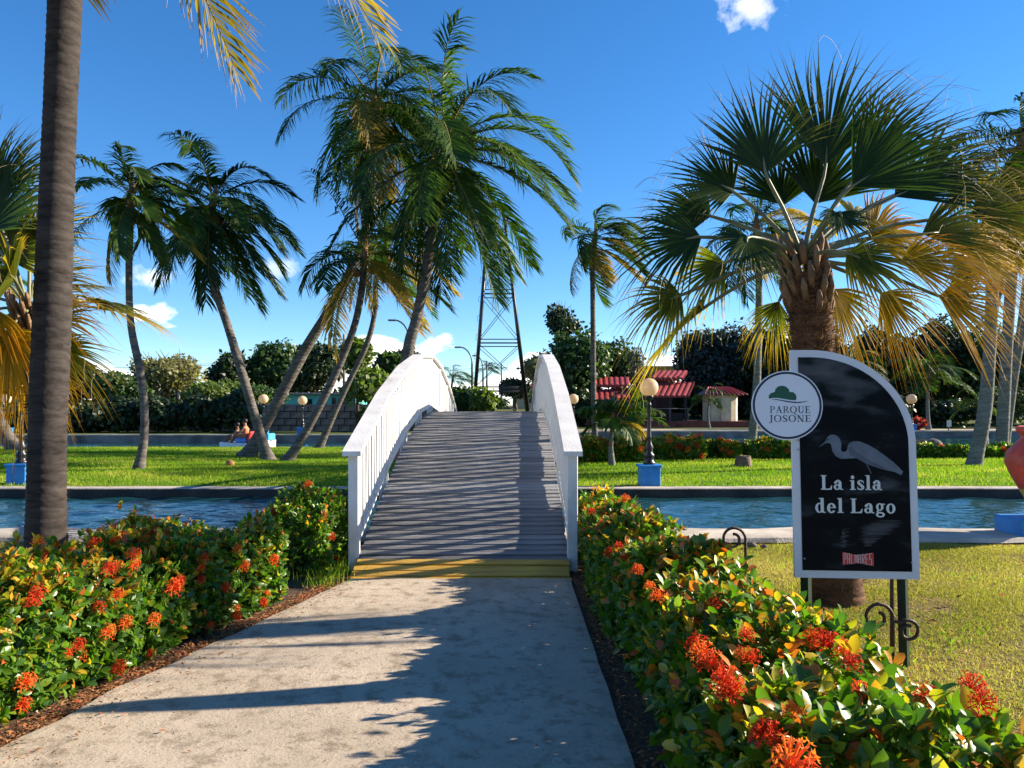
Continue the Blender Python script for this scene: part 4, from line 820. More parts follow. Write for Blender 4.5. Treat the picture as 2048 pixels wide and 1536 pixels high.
# ---------------------------------------------------------------- fan palms
def fan_leaf(parent, hub, pe, fdir, nrm, L, rr, m_, spread=105, nseg=40, droop=.35, wind=.12):
    rg = np.random.default_rng(rr.randrange(1 << 30))
    hub = np.array(hub, float); pe = np.array(pe, float); fd = np.array(fdir, float); fd /= np.linalg.norm(fd)
    nr = np.array(nrm, float); nr -= fd * nr.dot(fd); nr /= np.linalg.norm(nr); sd = np.cross(fd, nr)
    ang = np.radians(np.linspace(-spread, spread, nseg) + rg.uniform(-1.6, 1.6, nseg)); ca = np.cos(ang)
    ln = L * (.62 + .38 * np.clip(ca, 0, 1)) * rg.uniform(.88, 1.1, nseg)
    base = pe + fd * np.clip(ca, 0, 1)[:, None] * L * .1
    dirs = fd * ca[:, None] + sd * np.sin(ang)[:, None]
    cup = .25 * (1 - ca)
    dirs = norm(dirs + nr * cup[:, None])
    ts = np.array([0, .3, .55, .72, .86, 1.0, 1.13]); wd = np.array([.3, .95, .82, .55, .32, .12, .03]) * L * np.radians(2 * spread / nseg) * .5 * .62
    dd = rg.uniform(.5, 1.5, nseg) * droop
    V = []; tipa = []
    pn_ = np.cross(dirs, nr); pn_ = norm(pn_)
    wob = rg.normal(0, .06, (nseg, 3))
    for t, w in zip(ts, wd):
        sag = np.maximum(0, t - .35) ** 2
        c = base + dirs * (ln * t)[:, None] + np.array([0, 0, -1.0]) * (ln * dd * sag * 1.5)[:, None] + np.array([wind, 0, 0]) * (ln * sag)[:, None] + wob * (ln * sag)[:, None] * 1.5
        ridge = nr * (w * .55)
        V.append(np.stack([c - pn_ * w, c + ridge, c + pn_ * w], 1)); tipa.append(np.full((nseg, 3), t))
    V = np.stack(V, 1).reshape(nseg, -1, 3); ta = np.stack(tipa, 1).reshape(nseg, -1); K = V.shape[1]
    Fq = np.array([q for i in range(len(ts) - 1) for q in ((i * 3, i * 3 + 1, i * 3 + 4, i * 3 + 3), (i * 3 + 1, i * 3 + 2, i * 3 + 5, i * 3 + 4))])
    FF = (np.arange(nseg)[:, None, None] * K + Fq[None]).reshape(-1, 4); VV = V.reshape(-1, 3)
    rnd = np.repeat(np.clip(rg.normal(.5, .25, nseg), 0, 1), K); tip = ta.reshape(-1)
    lf = np_obj('fan_leaf', VV, FF, m_, parent, attrs={'rnd': rnd, 'tip': tip})
    mid = (hub + pe) / 2 + np.array([0, 0, .06 * np.linalg.norm(pe - hub)])
    mb = MB(); mb.tube(spline([hub, mid, pe, pe + fd * L * .22], 9), [.022, .02, .018, .017, .016, .015, .013, .01, .004], 5); mb.build('petiole', M['petiole'], lf)
    mb = MB()
    for k in range(rr.randint(5, 9)):                      # the loose threads between the segments
        j = rr.randrange(4, nseg - 4); p0 = base[j] + dirs[j] * ln[j] * rr.uniform(.5, .85); q = [Vector(p0)]; v_ = Vector(dirs[j]) * .6 + Vector((rr.uniform(-.5, .7), rr.uniform(-.5, .5), rr.uniform(-.2, .6)))
        for s_ in range(7): v_ = v_ + Vector((rr.uniform(-.2, .25), rr.uniform(-.2, .2), -.22)); q.append(q[-1] + v_.normalized() * L * .07)
        mb.tube(q, .0016, 3, cap=False)
    mb.build('threads', M['thread'], lf)['kind'] = 'stuff'
    return lf
def sabal(label, tpts, d, rb, rt, leaves, extra, seed, petz=0.0):
    rr = random.Random(seed); pts = [P(px, py, d) for px, py in tpts]; base = Vector((pts[0].x, pts[0].y, 0)); pts[0] = Vector((pts[0].x, pts[0].y, -.1))
    t_ = thing('fan_palm', base, label, 'palm tree', 'fan palms')
    _, sp = trunk(t_, pts, rb, rt, M['trunk_sabal'], .05, n=18, flare=.1, seed=seed, rough=.012, lump=.03)
    hub = sp[-1]; axd = (sp[-1] - sp[-5]).normalized()
    for i in range(34):                                    # old leaf bases round the top of the trunk
        a = i * 2.4; h = -.3 + .5 * i / 34; o_ = Vector((math.cos(a), math.sin(a), 0)); p = hub + axd * h + o_ * rt * .86
        mb = MB(); w = o_.cross(axd).normalized(); e = p + o_ * .05 + axd * rr.uniform(.12, .22); m2 = (p + e) / 2 + o_ * .025
        mb.tube([p - axd * .05, m2, e], [.032, .028, .014], 5); mb.build('leaf_base', M['boot'], t_)
    H = np.array(hub) + np.array(axd) * .12
    rg_ = np.random.default_rng(seed); nf = 5200; ti = rg_.integers(2, len(sp) - 1, nf); spa = np.array([tuple(q) for q in sp]); aa = rg_.random(nf) * 6.283; rr_ = rb + (rt - rb) * (ti / len(sp)) ** .8
    od = np.stack([np.cos(aa), np.sin(aa), np.zeros(nf)], 1); fp_ = spa[ti] + od * rr_[:, None] * .99 + np.array([0, 0, 1]) * rg_.uniform(-.03, .03, (nf, 1))
    V_, F_, at = instance(BLADE_T, BLADE_F, fp_, norm(od * .35 + rg_.normal(0, .5, (nf, 3)) + np.array([0, 0, .5])), od, np.stack([rg_.uniform(.004, .012, nf), rg_.uniform(.03, .09, nf), np.full(nf, .03)], 1), rg_.random(nf))
    np_obj('fibre', V_, F_, M['fibre'], t_, attrs=at)['kind'] = 'stuff'
    for (px, py, dd, dx, dz, dy, Lp, sp_, dr, mk) in leaves:
        pe = np.array(P(px, py, d + dd)); fd = np.array([dx, dy, dz], float); L_ = Lp / F * (d + dd)
        nr = np.array([rr.uniform(-.3, .3), -1, .55 + rr.uniform(-.3, .3)])
        fan_leaf(t_, H, pe, fd, nr, L_, rr, M[mk], sp_, 42, dr)
    for k in range(extra):
        a = k * 2.4 + rr.random(); e = R(rr.uniform(-25, 60)); d0 = np.array([math.cos(e) * math.cos(a), abs(math.cos(e) * math.sin(a)) * .9 + .1, math.sin(e)]); d0 /= np.linalg.norm(d0)
        pe = H + d0 * rr.uniform(.65, .95); fd = d0 + np.array([.15, 0, -.25]); nr = np.array([-d0[0] * d0[2], -d0[1] * d0[2] - .3, 1.0])
        fan_leaf(t_, H, pe, fd, nr, rr.uniform(.62, .85), rr, M[rr.choice(['fan', 'fan_mid', 'fan_mid', 'fan_gold'] if e < .4 else ['fan', 'fan', 'fan_mid'])], 100, 38, .35)
    return t_
Q = lambda x, y: (1180 + x / 2.259, 80 + y / 2.259)
LV = []
for zx, zy, dd, dx, dz, dy, Lz, sp_, dr, mk in [
    (800, 620, -.1, -.15, 1, .1, 430, 80, .2, 'fan'), (1060, 600, .1, .12, 1, .1, 560, 62, .15, 'fan'), (655, 690, 0, -1, .55, 0, 330, 95, .3, 'fan'),
    (520, 890, -.2, -1, -.1, 0, 390, 80, .6, 'fan'), (420, 1150, .1, -1, -.35, 0, 340, 90, .7, 'fan_mid'), (720, 890, -.4, -.35, -.6, -.6, 330, 110, .5, 'fan'),
    (1150, 690, -.2, .9, .62, 0, 640, 62, .2, 'fan'), (1010, 760, .25, .35, .9, .2, 480, 75, .25, 'fan'), (1470, 880, 0, 1, .12, .1, 500, 62, .45, 'fan_mid'), (1150, 960, -.5, .8, -.45, -.4, 400, 90, .6, 'fan_mid'),
    (1560, 1150, -.1, 1, -.35, 0, 430, 75, .6, 'fan_gold'), (1090, 1110, .3, .55, -.8, .2, 400, 75, .6, 'fan_gold'), (860, 1170, .35, -.35, -.9, .2, 260, 70, .5, 'fan_mid'),
    (1180, 800, .35, .6, .1, .5, 380, 100, .4, 'fan_mid'), (1350, 720, .25, 1, .45, .2, 480, 60, .3, 'fan'), (1480, 660, .45, 1, .5, .2, 440, 60, .3, 'fan'),
    (1300, 1130, .2, .7, -.7, .1, 380, 70, .6, 'fan_gold'), (1620, 960, .3, 1, -.15, .2, 420, 70, .5, 'fan_gold'), (1380, 1000, -.2, 1, -.05, -.2, 380, 75, .45, 'fan_gold'), (1250, 900, .4, .8, .25, .3, 380, 85, .4, 'fan_gold'), (1700, 800, .3, 1, .25, .1, 380, 65, .35, 'fan_mid'), (560, 800, .35, -.9, .3, .3, 330, 80, .35, 'fan'), (620, 1000, .4, -.8, -.4, .3, 330, 85, .6, 'fan_mid'),
    (880, 760, .35, -.2, .9, .4, 380, 80, .3, 'fan'), (1250, 560, .3, .6, .8, .2, 420, 65, .25, 'fan'), (1120, 780, -.55, .1, -.7, -.7, 240, 120, .4, 'fan')]:
    x, y = Q(zx, zy); LV.append((x, y, dd, dx, dz, dy, Lz / 2.259 * (1.04 if dz > -.3 else .86), sp_ * .78, dr * .8, mk))
sabal('fan palm with stout brown trunk and spiky dark and golden leaves behind the park sign', [(1675, 1197), (1662, 1000), (1640, 800), (1622, 640), (1610, 548)], 6.13, .19, .155, LV, 2, 71)
LL = [(60, 480, .2, .75, .6, .1, 130, 65, .3, 'fan'), (70, 560, .3, .9, .3, .2, 120, 70, .35, 'fan_mid'), (-20, 400, .1, .5, .9, .1, 170, 55, .2, 'fan'), (20, 700, .2, .6, -.6, .1, 130, 75, .5, 'fan_gold'), (-30, 470, 0, .55, .75, 0, 210, 60, .2, 'fan'), (10, 520, .2, .5, .5, 0, 190, 70, .3, 'fan_mid'), (85, 640, .1, 1, .0, -.1, 122, 80, .45, 'fan_gold'), (85, 600, .3, 1, .25, .1, 95, 80, .4, 'fan_gold'), (100, 690, .2, .8, -.55, .1, 115, 75, .5, 'fan_mid'),
      (-10, 620, -.2, -.4, -.5, -.4, 170, 90, .5, 'fan_gold'), (20, 660, -.3, .1, -.9, -.2, 150, 85, .5, 'fan_gold'), (-60, 590, 0, -1, .1, 0, 200, 80, .4, 'fan_mid'), (-40, 440, .3, -.3, 1, 0, 220, 65, .2, 'fan'), (30, 560, -.3, .3, .1, -.8, 180, 100, .5, 'fan_mid'),
      (60, 720, .3, -.1, -1, .2, 120, 75, .5, 'fan_gold'), (-20, 540, .4, .1, .9, .3, 190, 70, .2, 'fan')]
sabal('golden fan palm half hidden behind the thick foreground palm trunk', [(98, 1098), (94, 900), (80, 740), (62, 640)], 8.3, .17, .15, LL, 4, 73)
# ================================================================ HEDGES
def floret_head():
    rr = random.Random(5); mb = MB()
    for k in range(26):
        a = k * 2.4; e = math.acos(1 - .85 * (k + .5) / 26); d_ = Vector((math.sin(e) * math.cos(a), math.sin(e) * math.sin(a), math.cos(e))); L_ = rr.uniform(.03, .048)
        p0 = d_ * .006; p1 = d_ * L_; mb.tube([p0, p1], [.0016, .002], 3, cap=False)
        u = d_.orthogonal().normalized(); w = d_.cross(u)
        for j in range(4):
            t = j * math.pi / 2 + rr.random(); s_ = (u * math.cos(t) + w * math.sin(t)); n_ = d_.cross(s_)
            mb.add([p1, p1 + s_ * .005 + n_ * .0026, p1 + s_ * .0105 + d_ * .003, p1 + s_ * .005 - n_ * .0026], [(0, 1, 2, 3)])
    me = bpy.data.meshes.new('flower_head'); me.from_pydata(mb.v, [], mb.f); me.materials.append(M['petal']); return me
FLOWER = floret_head()
LEAFM = []
for i in range(3):
    T = LEAF_T.copy(); T[:, 2] *= (.6, 1, 1.8)[i]; T[:, 0] *= (1, 1.12, .85)[i]
    me = np_mesh('leaf', T, LEAF_F, smooth=True); me.materials.append(M['hedge_obj']); LEAFM.append(me)
def hedge(label, foot, h, size, nshoot, flowers, seed, name='ixora_hedge', group='flowering hedges along the path', singles=300, top_bias=.55, young=.5, zg=0.0, cat='hedge', fsize=1.0, inner=.35, spots=()):
    """foot(u, v) -> (x, y); u along, v across 0..1 (0 = path side); h(u, v) top height"""
    rg = np.random.default_rng(seed); n = nshoot
    U = rg.random(n); face = rg.random(n); V = np.empty(n); Hh = np.empty(n); out = np.zeros((n, 3))
    c0 = np.array(foot(.5, .5)); ctr = np.array([foot(u, .5) for u in np.linspace(0, 1, 21)])
    pos = np.empty((n, 3)); axis = np.empty((n, 3)); young_f = np.zeros(n)
    lump = rg.random((40, 2)); la = rg.uniform(.04, .11, 40)
    for i in range(n):
        u = U[i]; fc = face[i]
        if fc < top_bias: v_ = rg.random(); zt = 1.0 - abs(rg.normal(0, .12)); o_ = np.array([0, 0, 1.0])
        else:
            q = rg.random()
            if q < .62: v_ = abs(rg.normal(0, .07)); s_ = -1
            elif q < .84: v_ = 1 - abs(rg.normal(0, .07)); s_ = 1
            else: v_ = rg.random(); u = (rg.random() * .03 if rg.random() < .5 else 1 - rg.random() * .03); s_ = 0
            zt = rg.uniform(.1, 1.0); a = np.array(foot(u, 1)) - np.array(foot(u, 0)); a = a / (np.linalg.norm(a) + 1e-9)
            o_ = np.array([a[0] * s_, a[1] * s_, .45]) if s_ else np.array([0, -1.0 if u < .5 else 1.0, .5])
        # rounded shoulders and uneven clipped outline
        edge = min(v_, 1 - v_); rnd_ = 1 - .28 * max(0, 1 - edge / .16) ** 2 - .2 * max(0, 1 - min(u, 1 - u) / .04) ** 2
        x, y = foot(u, v_); bulge = .05 * math.sin(x * 7 + seed) + .05 * math.sin(y * 5.3 + x * 3) + .03 * math.sin(y * 13)
        zz = h(u, v_) * zt * rnd_ + bulge * zt + rg.normal(0, .02)
        if rg.random() < .05 and zt > .85: zz += rg.uniform(.02, .09)
        pos[i] = (x + rg.normal(0, .025), y + rg.normal(0, .025), max(zg + .03, zg + zz)); axis[i] = o_ + rg.normal(0, .35, 3)
        young_f[i] = 1.0 if (zt > .86 and fc < top_bias) else .0
    axis = norm(axis)
    # four to six leaves on each shoot
    k = 5; P_ = np.repeat(pos, k, 0); A = np.repeat(axis, k, 0); yf = np.repeat(young_f, k)
    ang = np.tile(np.arange(k) * 2.1, n) + np.repeat(rg.random(n) * 6, k) + rg.normal(0, .3, n * k)
    ref = np.where(np.abs(A[:, 2:3]) < .9, np.array([[0, 0, 1.0]]), np.array([[1.0, 0, 0]])); s1 = norm(np.cross(A, ref)); s2 = np.cross(A, s1)
    rad = s1 * np.cos(ang)[:, None] + s2 * np.sin(ang)[:, None]
    open_ = rg.uniform(.35, 1.5, n * k)[:, None]
    fwd = norm(A + rad * open_ + rg.normal(0, .15, (n * k, 3))); nr = norm(A * open_ - rad + rg.normal(0, .2, (n * k, 3)))
    P_ = P_ - A * (np.tile(np.arange(k), n) * size * .16)[:, None]
    sc_ = size * rg.uniform(.5, 1.2, n * k); rnd = np.clip(rg.beta(2, 3, n * k) * .72, 0, 1)
    hot = rg.random(n * k) < (.05 + young * .22 * yf); rnd = np.where(hot, rg.uniform(.76, 1, n * k), rnd)
    # loose leaves filling the inside so that it is not hollow
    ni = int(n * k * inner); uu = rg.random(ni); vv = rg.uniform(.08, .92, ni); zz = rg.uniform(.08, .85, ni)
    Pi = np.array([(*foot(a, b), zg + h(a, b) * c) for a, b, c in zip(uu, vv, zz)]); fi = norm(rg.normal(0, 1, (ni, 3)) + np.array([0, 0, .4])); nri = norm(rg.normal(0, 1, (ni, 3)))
    base = np.array(foot(.5, .3)); root = thing(name, (base[0], base[1], zg), label, cat, group)
    camd = np.linalg.norm(P_ - np.array([0, 0, EYE]), axis=1)
    vis = (P_[:, 1] > 1.2) & (np.abs(P_[:, 0] / P_[:, 1]) < .72) & ((P_[:, 2] - EYE) / P_[:, 1] > -.47)
    score = np.where(vis, camd / sc_, 1e9); sel = np.argsort(score)[:singles * 3]; sel = rg.permutation(sel)[:singles] if singles else sel[:0]
    keep = np.ones(len(P_), bool); keep[sel] = False
    fw_, n_ = norm(fwd), nr; side = norm(np.cross(fw_, n_)); n2 = np.cross(side, fw_)
    for j in sel:
        o = bpy.data.objects.new('leaf', LEAFM[j % 3]); COL.objects.link(o); o.parent = root
        m4 = Matrix(((side[j][0], fw_[j][0], n2[j][0], P_[j][0] - root.location.x), (side[j][1], fw_[j][1], n2[j][1], P_[j][1] - root.location.y), (side[j][2], fw_[j][2], n2[j][2], P_[j][2] - root.location.z), (0, 0, 0, 1)))
        o.matrix_basis = m4 @ Matrix.Scale(float(sc_[j]), 4)
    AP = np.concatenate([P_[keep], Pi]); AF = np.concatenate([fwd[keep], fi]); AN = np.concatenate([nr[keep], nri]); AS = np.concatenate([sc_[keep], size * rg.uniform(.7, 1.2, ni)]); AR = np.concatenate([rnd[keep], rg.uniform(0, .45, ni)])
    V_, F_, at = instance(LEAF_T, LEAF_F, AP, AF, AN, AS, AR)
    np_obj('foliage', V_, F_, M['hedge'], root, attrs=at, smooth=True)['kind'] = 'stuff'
    st = MB(); rr = random.Random(seed)
    for q in range(int(60 + n / 60)):
        u, v_ = rr.random(), rr.uniform(.12, .88); x, y = foot(u, v_); hh_ = h(u, v_) * rr.uniform(.7, .92); pp = [Vector((x, y, zg - .03))]
        for s_ in range(4): pp.append(pp[-1] + Vector((rr.uniform(-.05, .05), rr.uniform(-.05, .05), hh_ / 4)))
        st.tube(pp, [.008, .007, .006, .005, .003], 4, cap=False)
    st.build('stems', M['twig'], root)['kind'] = 'stuff'
    # flower heads
    for fl in range(flowers):
        i = rg.integers(n)
        for _ in range(30):
            i = rg.integers(n)
            if vis[i * k]: break
        p = pos[i] + axis[i] * size * .35; o = bpy.data.objects.new('flower_head', FLOWER); COL.objects.link(o); o.parent = root; o.location = Vector(p) - root.location
        q = Vector(axis[i] + np.array([0, -.35, .3])).to_track_quat('Z', 'Y'); o.rotation_euler = q.to_euler(); s_ = fsize * rg.uniform(.7, 1.35); o.scale = (s_, s_, s_ * rg.uniform(.8, 1.15))
    for q_ in spots:
        p, nrm_, s_ = q_; o = bpy.data.objects.new('flower_head', FLOWER); COL.objects.link(o); o.parent = root; o.location = Vector(p) - root.location
        o.rotation_euler = Vector(nrm_).to_track_quat('Z', 'Y').to_euler(); s_ = fsize * s_ * rg.uniform(.9, 1.2); o.scale = (s_, s_, s_ * rg.uniform(.85, 1.15))
    return root
SPOT_R = []
for px, py, s_ in [(1300, 1330, 1.5), (1345, 1345, 1.4), (1280, 1350, 1.2), (1365, 1295, 1.4), (1395, 1260, 1.2), (1330, 1275, 1.2), (1485, 1490, 1.7), (1460, 1515, 1.3), (1330, 1430, 1.4), (1310, 1425, 1.1), (1650, 1285, 1.3), (1625, 1270, 1.2), (1700, 1320, 1.2), (1500, 1310, 1.1), (1490, 1265, 1.1), (1715, 1375, 1.1), (1690, 1300, 1.2), (1590, 1410, 1.1), (1940, 1370, 1.2), (1185, 1120, 1.1), (1165, 1095, 1.0), (1200, 1035, 1.0), (1175, 1010, 1.0), (1215, 1075, 1.0), (1260, 1030, 1.0), (1270, 1120, 1.0), (1160, 1150, .9), (1230, 1000, 1.0), (1190, 1170, 1.0), (1430, 1200, 1.0)]:
    g_ = G(px, py, .68); SPOT_R.append(((max(.68, g_.x), g_.y, .665 if g_.x > .72 else .62), (jit(.3), -.5, 1), s_))
SPOT_L = []
for px, py, s_ in [(70, 1190, 1), (215, 1140, 1.1), (345, 1175, 1.6), (355, 1165, 1.2), (230, 1190, 1.1), (405, 1115, 1), (400, 1135, .9), (250, 1245, 1.2), (305, 1240, 1.2), (48, 1365, 1.2), (155, 1290, 1), (232, 1350, 1.1), (300, 1320, .9), (472, 1243, 1.1), (265, 1110, 1), (267, 1130, 1), (485, 1133, 1), (545, 1120, 1), (450, 1175, .9), (472, 1098, .9), (400, 1160, .8), (45, 1410, 1), (525, 1205, .9), (420, 1250, .8)]:
    d_ = 5.0
    for _ in range(30): d_ = (path_left(d_) - .12) / ((px - 1024) / F) * .5 + d_ * .5
    SPOT_L.append(((path_left(d_) - .12, d_, max(.08, EYE - (py - HOR) / F * d_)), (.8, -.5, .5), s_))
for px, py, s_ in [(75, 1120, 1), (90, 1112, 1), (190, 1090, 1), (230, 1085, 1), (290, 1080, 1), (310, 1065, 1), (330, 1070, .9)]:
    g_ = G(px, py, .66); SPOT_L.append((tuple(g_), (.2, -.5, 1), s_))
def foot_r(u, v_):
    y = 1.92 + u * 6.33; wdt = float(np.interp(y, [1.7, 3, 4.5, 6, 8.3], [.9, .84, .6, .5, .36])); return (.66 + .03 * math.sin(y * 2) + v_ * wdt, y)
hedge('flowering hedge with glossy green and orange leaves beside the park sign', foot_r, lambda u, v_: .63 - .03 * math.sin(u * 9) - .05 * u, .068, 5600, 40, 101, top_bias=.58, young=1.5, fsize=.86, spots=SPOT_R)
def foot_l(u, v_):
    y = 2.5 + u * 3.45; return (path_left(y) - .15 - v_ * 1.05, y + v_ * .1)
hedge('long flowering hedge in front of the thick foreground palm trunk', foot_l, lambda u, v_: .63 + .03 * u - .03 * v_, .056, 7000, 40, 102, top_bias=.36, young=2.3, fsize=.92, spots=SPOT_L)
def foot_l2(u, v_):
    y = 6.75 + u * 1.55; return (-1.66 - v_ * .62, y)
hedge('small dark rounded hedge against the left bridge post', foot_l2, lambda u, v_: .62 + .05 * math.sin(u * 5), .05, 2000, 14, 103, top_bias=.4, young=.3, singles=120)
# island flower beds
def bed(px0, px1, py, dep, h_, label, seed, n, fl, sing=60, young=2.2, d=None):
    a = G(px0, py); b = G(px1, py)
    def ft(u, v_): return (a.x + (b.x - a.x) * u + v_ * .0, a.y + (b.y - a.y) * u + v_ * dep)
    return hedge(label, ft, lambda u, v_: h_, .11, n, fl, seed, name='flower_bed', group='flowering shrubs on the island', singles=sing, young=young, cat='shrub', fsize=2.4, top_bias=.5, inner=.3)
bed(1150, 1285, 926, 1.6, .62, 'clipped orange-tipped hedge on the island beside the bridge', 111, 2000, 18)
bed(1305, 1410, 921, 1.6, .6, 'clipped orange-tipped hedge on the island right of the near globe lamp', 112, 1600, 14)
bed(1365, 1440, 916, 1.0, .5, 'round low shrub with two red blossoms at the end of the clipped hedge', 113, 600, 9, 20)
bed(1445, 1480, 918, .8, .48, 'shrub with a big red blossom behind the tree stump', 114, 500, 16, 20)
bed(1500, 1600, 917, .9, .5, 'orange flowering shrub just left of the park sign frame', 115, 1000, 16, 20, 1.0)
bed(1838, 1940, 915, .8, .3, 'low green ground shrub right of the park sign', 116, 900, 5, 20, .3)
bed(1975, 2048, 916, .8, .3, 'low green shrub at the foot of the pale palm pair', 117, 700, 3, 20, .3)

# ================================================================ GRASS, LITTER
def grass(name, label, m_, pts, hgt, wid, rg, lean=.5):
    n = len(pts); a = rg.random(n) * 6.283; fwd = np.stack([np.cos(a) * lean * rg.random(n), np.sin(a) * lean * rg.random(n), np.ones(n)], 1)
    b = rg.random(n) * 6.283; nr = np.stack([np.cos(b), np.sin(b), np.zeros(n)], 1)
    sc_ = np.stack([wid * rg.uniform(.6, 1.2, n), hgt * rg.uniform(.4, 1.2, n), hgt * np.ones(n)], 1)
    V_, F_, at = instance(BLADE_T, BLADE_F, pts, fwd, nr, sc_, np.clip(rg.normal(.56, .2, n) + .28 * np.sin(pts[:, 0] * 1.1 + 1.7 * np.sin(pts[:, 1] * .8)) * np.sin(pts[:, 1] * 1.7 + 1.3 * np.sin(pts[:, 0] * .7)), 0, 1))
    return tag(np_obj(name, V_, F_, m_, attrs=at), label, 'grass', kind='stuff')
rg = np.random.default_rng(9)
def scatter(x0, x1, y0, y1, n, ok=None, wide=.78):
    x = rg.uniform(x0, x1, n); y = rg.uniform(y0, y1, n); m_ = np.abs(x / y) < wide
    if ok is not None: m_ &= ok(x, y)
    return x[m_], y[m_]
bare = lambda x, y: np.sin(x * 3.1 + 2 * np.sin(y * 1.9)) * np.sin(y * 3.7 + 2 * np.sin(x * 1.3)) + .5 * np.sin(x * 9 + y * 5) * np.sin(y * 11)
x, y = scatter(1.2, 7.0, 2.2, 8.7, 360000, lambda x, y: (x > 1.25 + .12 * np.maximum(0, 3 - y)) & (rg.random(len(x)) < np.clip(1.0 - .75 * np.clip(bare(x, y), 0, 1), .15, 1))); zz = .02 * np.sin(x * 1.3 + y) * np.sin(y * .9) - .022
grass('grass', 'short dry yellow grass on the near lawn to the right', M['grass_dry'], np.stack([x, y, zz], 1), .028, .0055, rg, 1.4)
x, y = scatter(3, 16, 2.0, 8.7, 420000, lambda x, y: (x / y > .78) & (rg.random(len(x)) < np.clip(1.0 - .75 * np.clip(bare(x, y), 0, 1), .15, 1)), 3.0); zz = .02 * np.sin(x * 1.3 + y) * np.sin(y * .9) - .022
grass('grass', 'short dry yellow grass round the red urn', M['grass_dry'], np.stack([x, y, zz], 1), .028, .0065, rg, 1.4)
x, y = scatter(-13, -2.6, 4.2, 8.7, 150000, None, 2.5); zz = .02 * np.sin(x * 1.3 + y) * np.sin(y * .9) - .022
grass('grass', 'short dry grass behind the left hedge', M['grass_dry'], np.stack([x, y, zz], 1), .035, .007, rg, 1.2)
x, y = scatter(-34, 34, 15.1, 31.1, 560000, wide=1.2, ok=lambda x, y: rg.random(len(y)) < np.clip((22 / y) ** 1.2, 0, 1)); zz = .06 * np.sin(x * .35 + 1) * np.sin(y * .3) * np.clip((y - 15.2) / 3, 0, 1) * np.clip((30 - y) / 3, 0, 1) - .01
grass('grass', 'lush green grass of the island lawn', M['grass_green'], np.stack([x, y, zz], 1), .075, .022, rg, 1.0)
x, y = scatter(1.3, 6.8, 2.6, 8.6, 9000, lambda x, y: (x > 1.5) & (bare(x, y) < -.35)); grass('weeds', 'longer green weeds and tufts in the near lawn to the right', M['grass_green'], np.stack([x, y, np.full(len(x), -.02)], 1), .055, .009, rg, 1.6)
n = 420; x, y = rg.uniform(1.5, 6.5, n), rg.uniform(3.5, 8.9, n); a = rg.random(n) * 6.283
V_, F_, at = instance(CARD_T * np.array([.7, 1, 1]), CARD_F, np.stack([x, y, np.full(n, .012)], 1), np.stack([np.cos(a), np.sin(a), rg.normal(.15, .2, n)], 1), np.stack([rg.normal(0, .3, n), rg.normal(0, .3, n), np.ones(n)], 1), rg.uniform(.02, .07, n), rg.random(n))
tag(np_obj('leaf_litter', V_, F_, M['litter'], attrs=at), 'dry leaves scattered over the near lawn', 'leaf litter', kind='stuff')
# tall weeds at the foot of the small left hedge
x = rg.normal(-1.62, .12, 700); y = rg.uniform(6.4, 7.6, 700); grass('weeds', 'unmown grass tufts at the foot of the left bridge post', M['grass_green'], np.stack([x, y, np.full(700, .0)], 1), .16, .008, rg, .9)
# fallen leaves and dead flowers along the path edges and on the path
n = 5200; y = rg.uniform(2.4, 6.9, n); l = np.array([path_left(q) for q in y]); off = np.abs(rg.normal(0, .075, n)); x = np.where(rg.random(n) < .93, l - .02 - off * 1.2 + .02, l + off * 2.2); zz = np.where(x > l, .036, .016) + rg.random(n) * .02
n2 = 1700; y2 = rg.uniform(2.6, 6.7, n2); l2 = np.array([path_left(q) for q in y2]); x2 = l2 + (PR - l2) * rg.random(n2) ** 1.3; x = np.concatenate([x, x2]); y = np.concatenate([y, y2]); zz = np.concatenate([zz, np.full(n2, .037)]); n += n2
a = rg.random(n) * 6.283; fwd = np.stack([np.cos(a), np.sin(a), rg.normal(.1, .2, n)], 1); nr = np.stack([rg.normal(0, .3, n), rg.normal(0, .3, n), np.ones(n)], 1)
sc_ = rg.uniform(.012, .038, n); sc_[-n2:] = rg.uniform(.006, .02, n2)
V_, F_, at = instance(CARD_T * np.array([.6, 1, 1]), CARD_F, np.stack([x, y, zz], 1), fwd, nr, sc_, rg.random(n))
tag(np_obj('leaf_litter', V_, F_, M['litter'], attrs=at), 'brown fallen leaves and petals along the left edge of the path', 'leaf litter', kind='stuff')
n = 1500; y = rg.uniform(2, 8, n); x = PR + .02 + np.abs(rg.normal(0, .06, n)); a = rg.random(n) * 6.283; fwd = np.stack([np.cos(a), np.sin(a), rg.normal(.1, .2, n)], 1)
V_, F_, at = instance(CARD_T * np.array([.6, 1, 1]), CARD_F, np.stack([x, y, .014 + rg.random(n) * .015], 1), fwd, np.stack([rg.normal(0, .3, n), rg.normal(0, .3, n), np.ones(n)], 1), rg.uniform(.012, .035, n), rg.random(n))
tag(np_obj('leaf_litter', V_, F_, M['litter'], attrs=at), 'fallen leaves on the dark soil under the right hedge', 'leaf litter', kind='stuff')

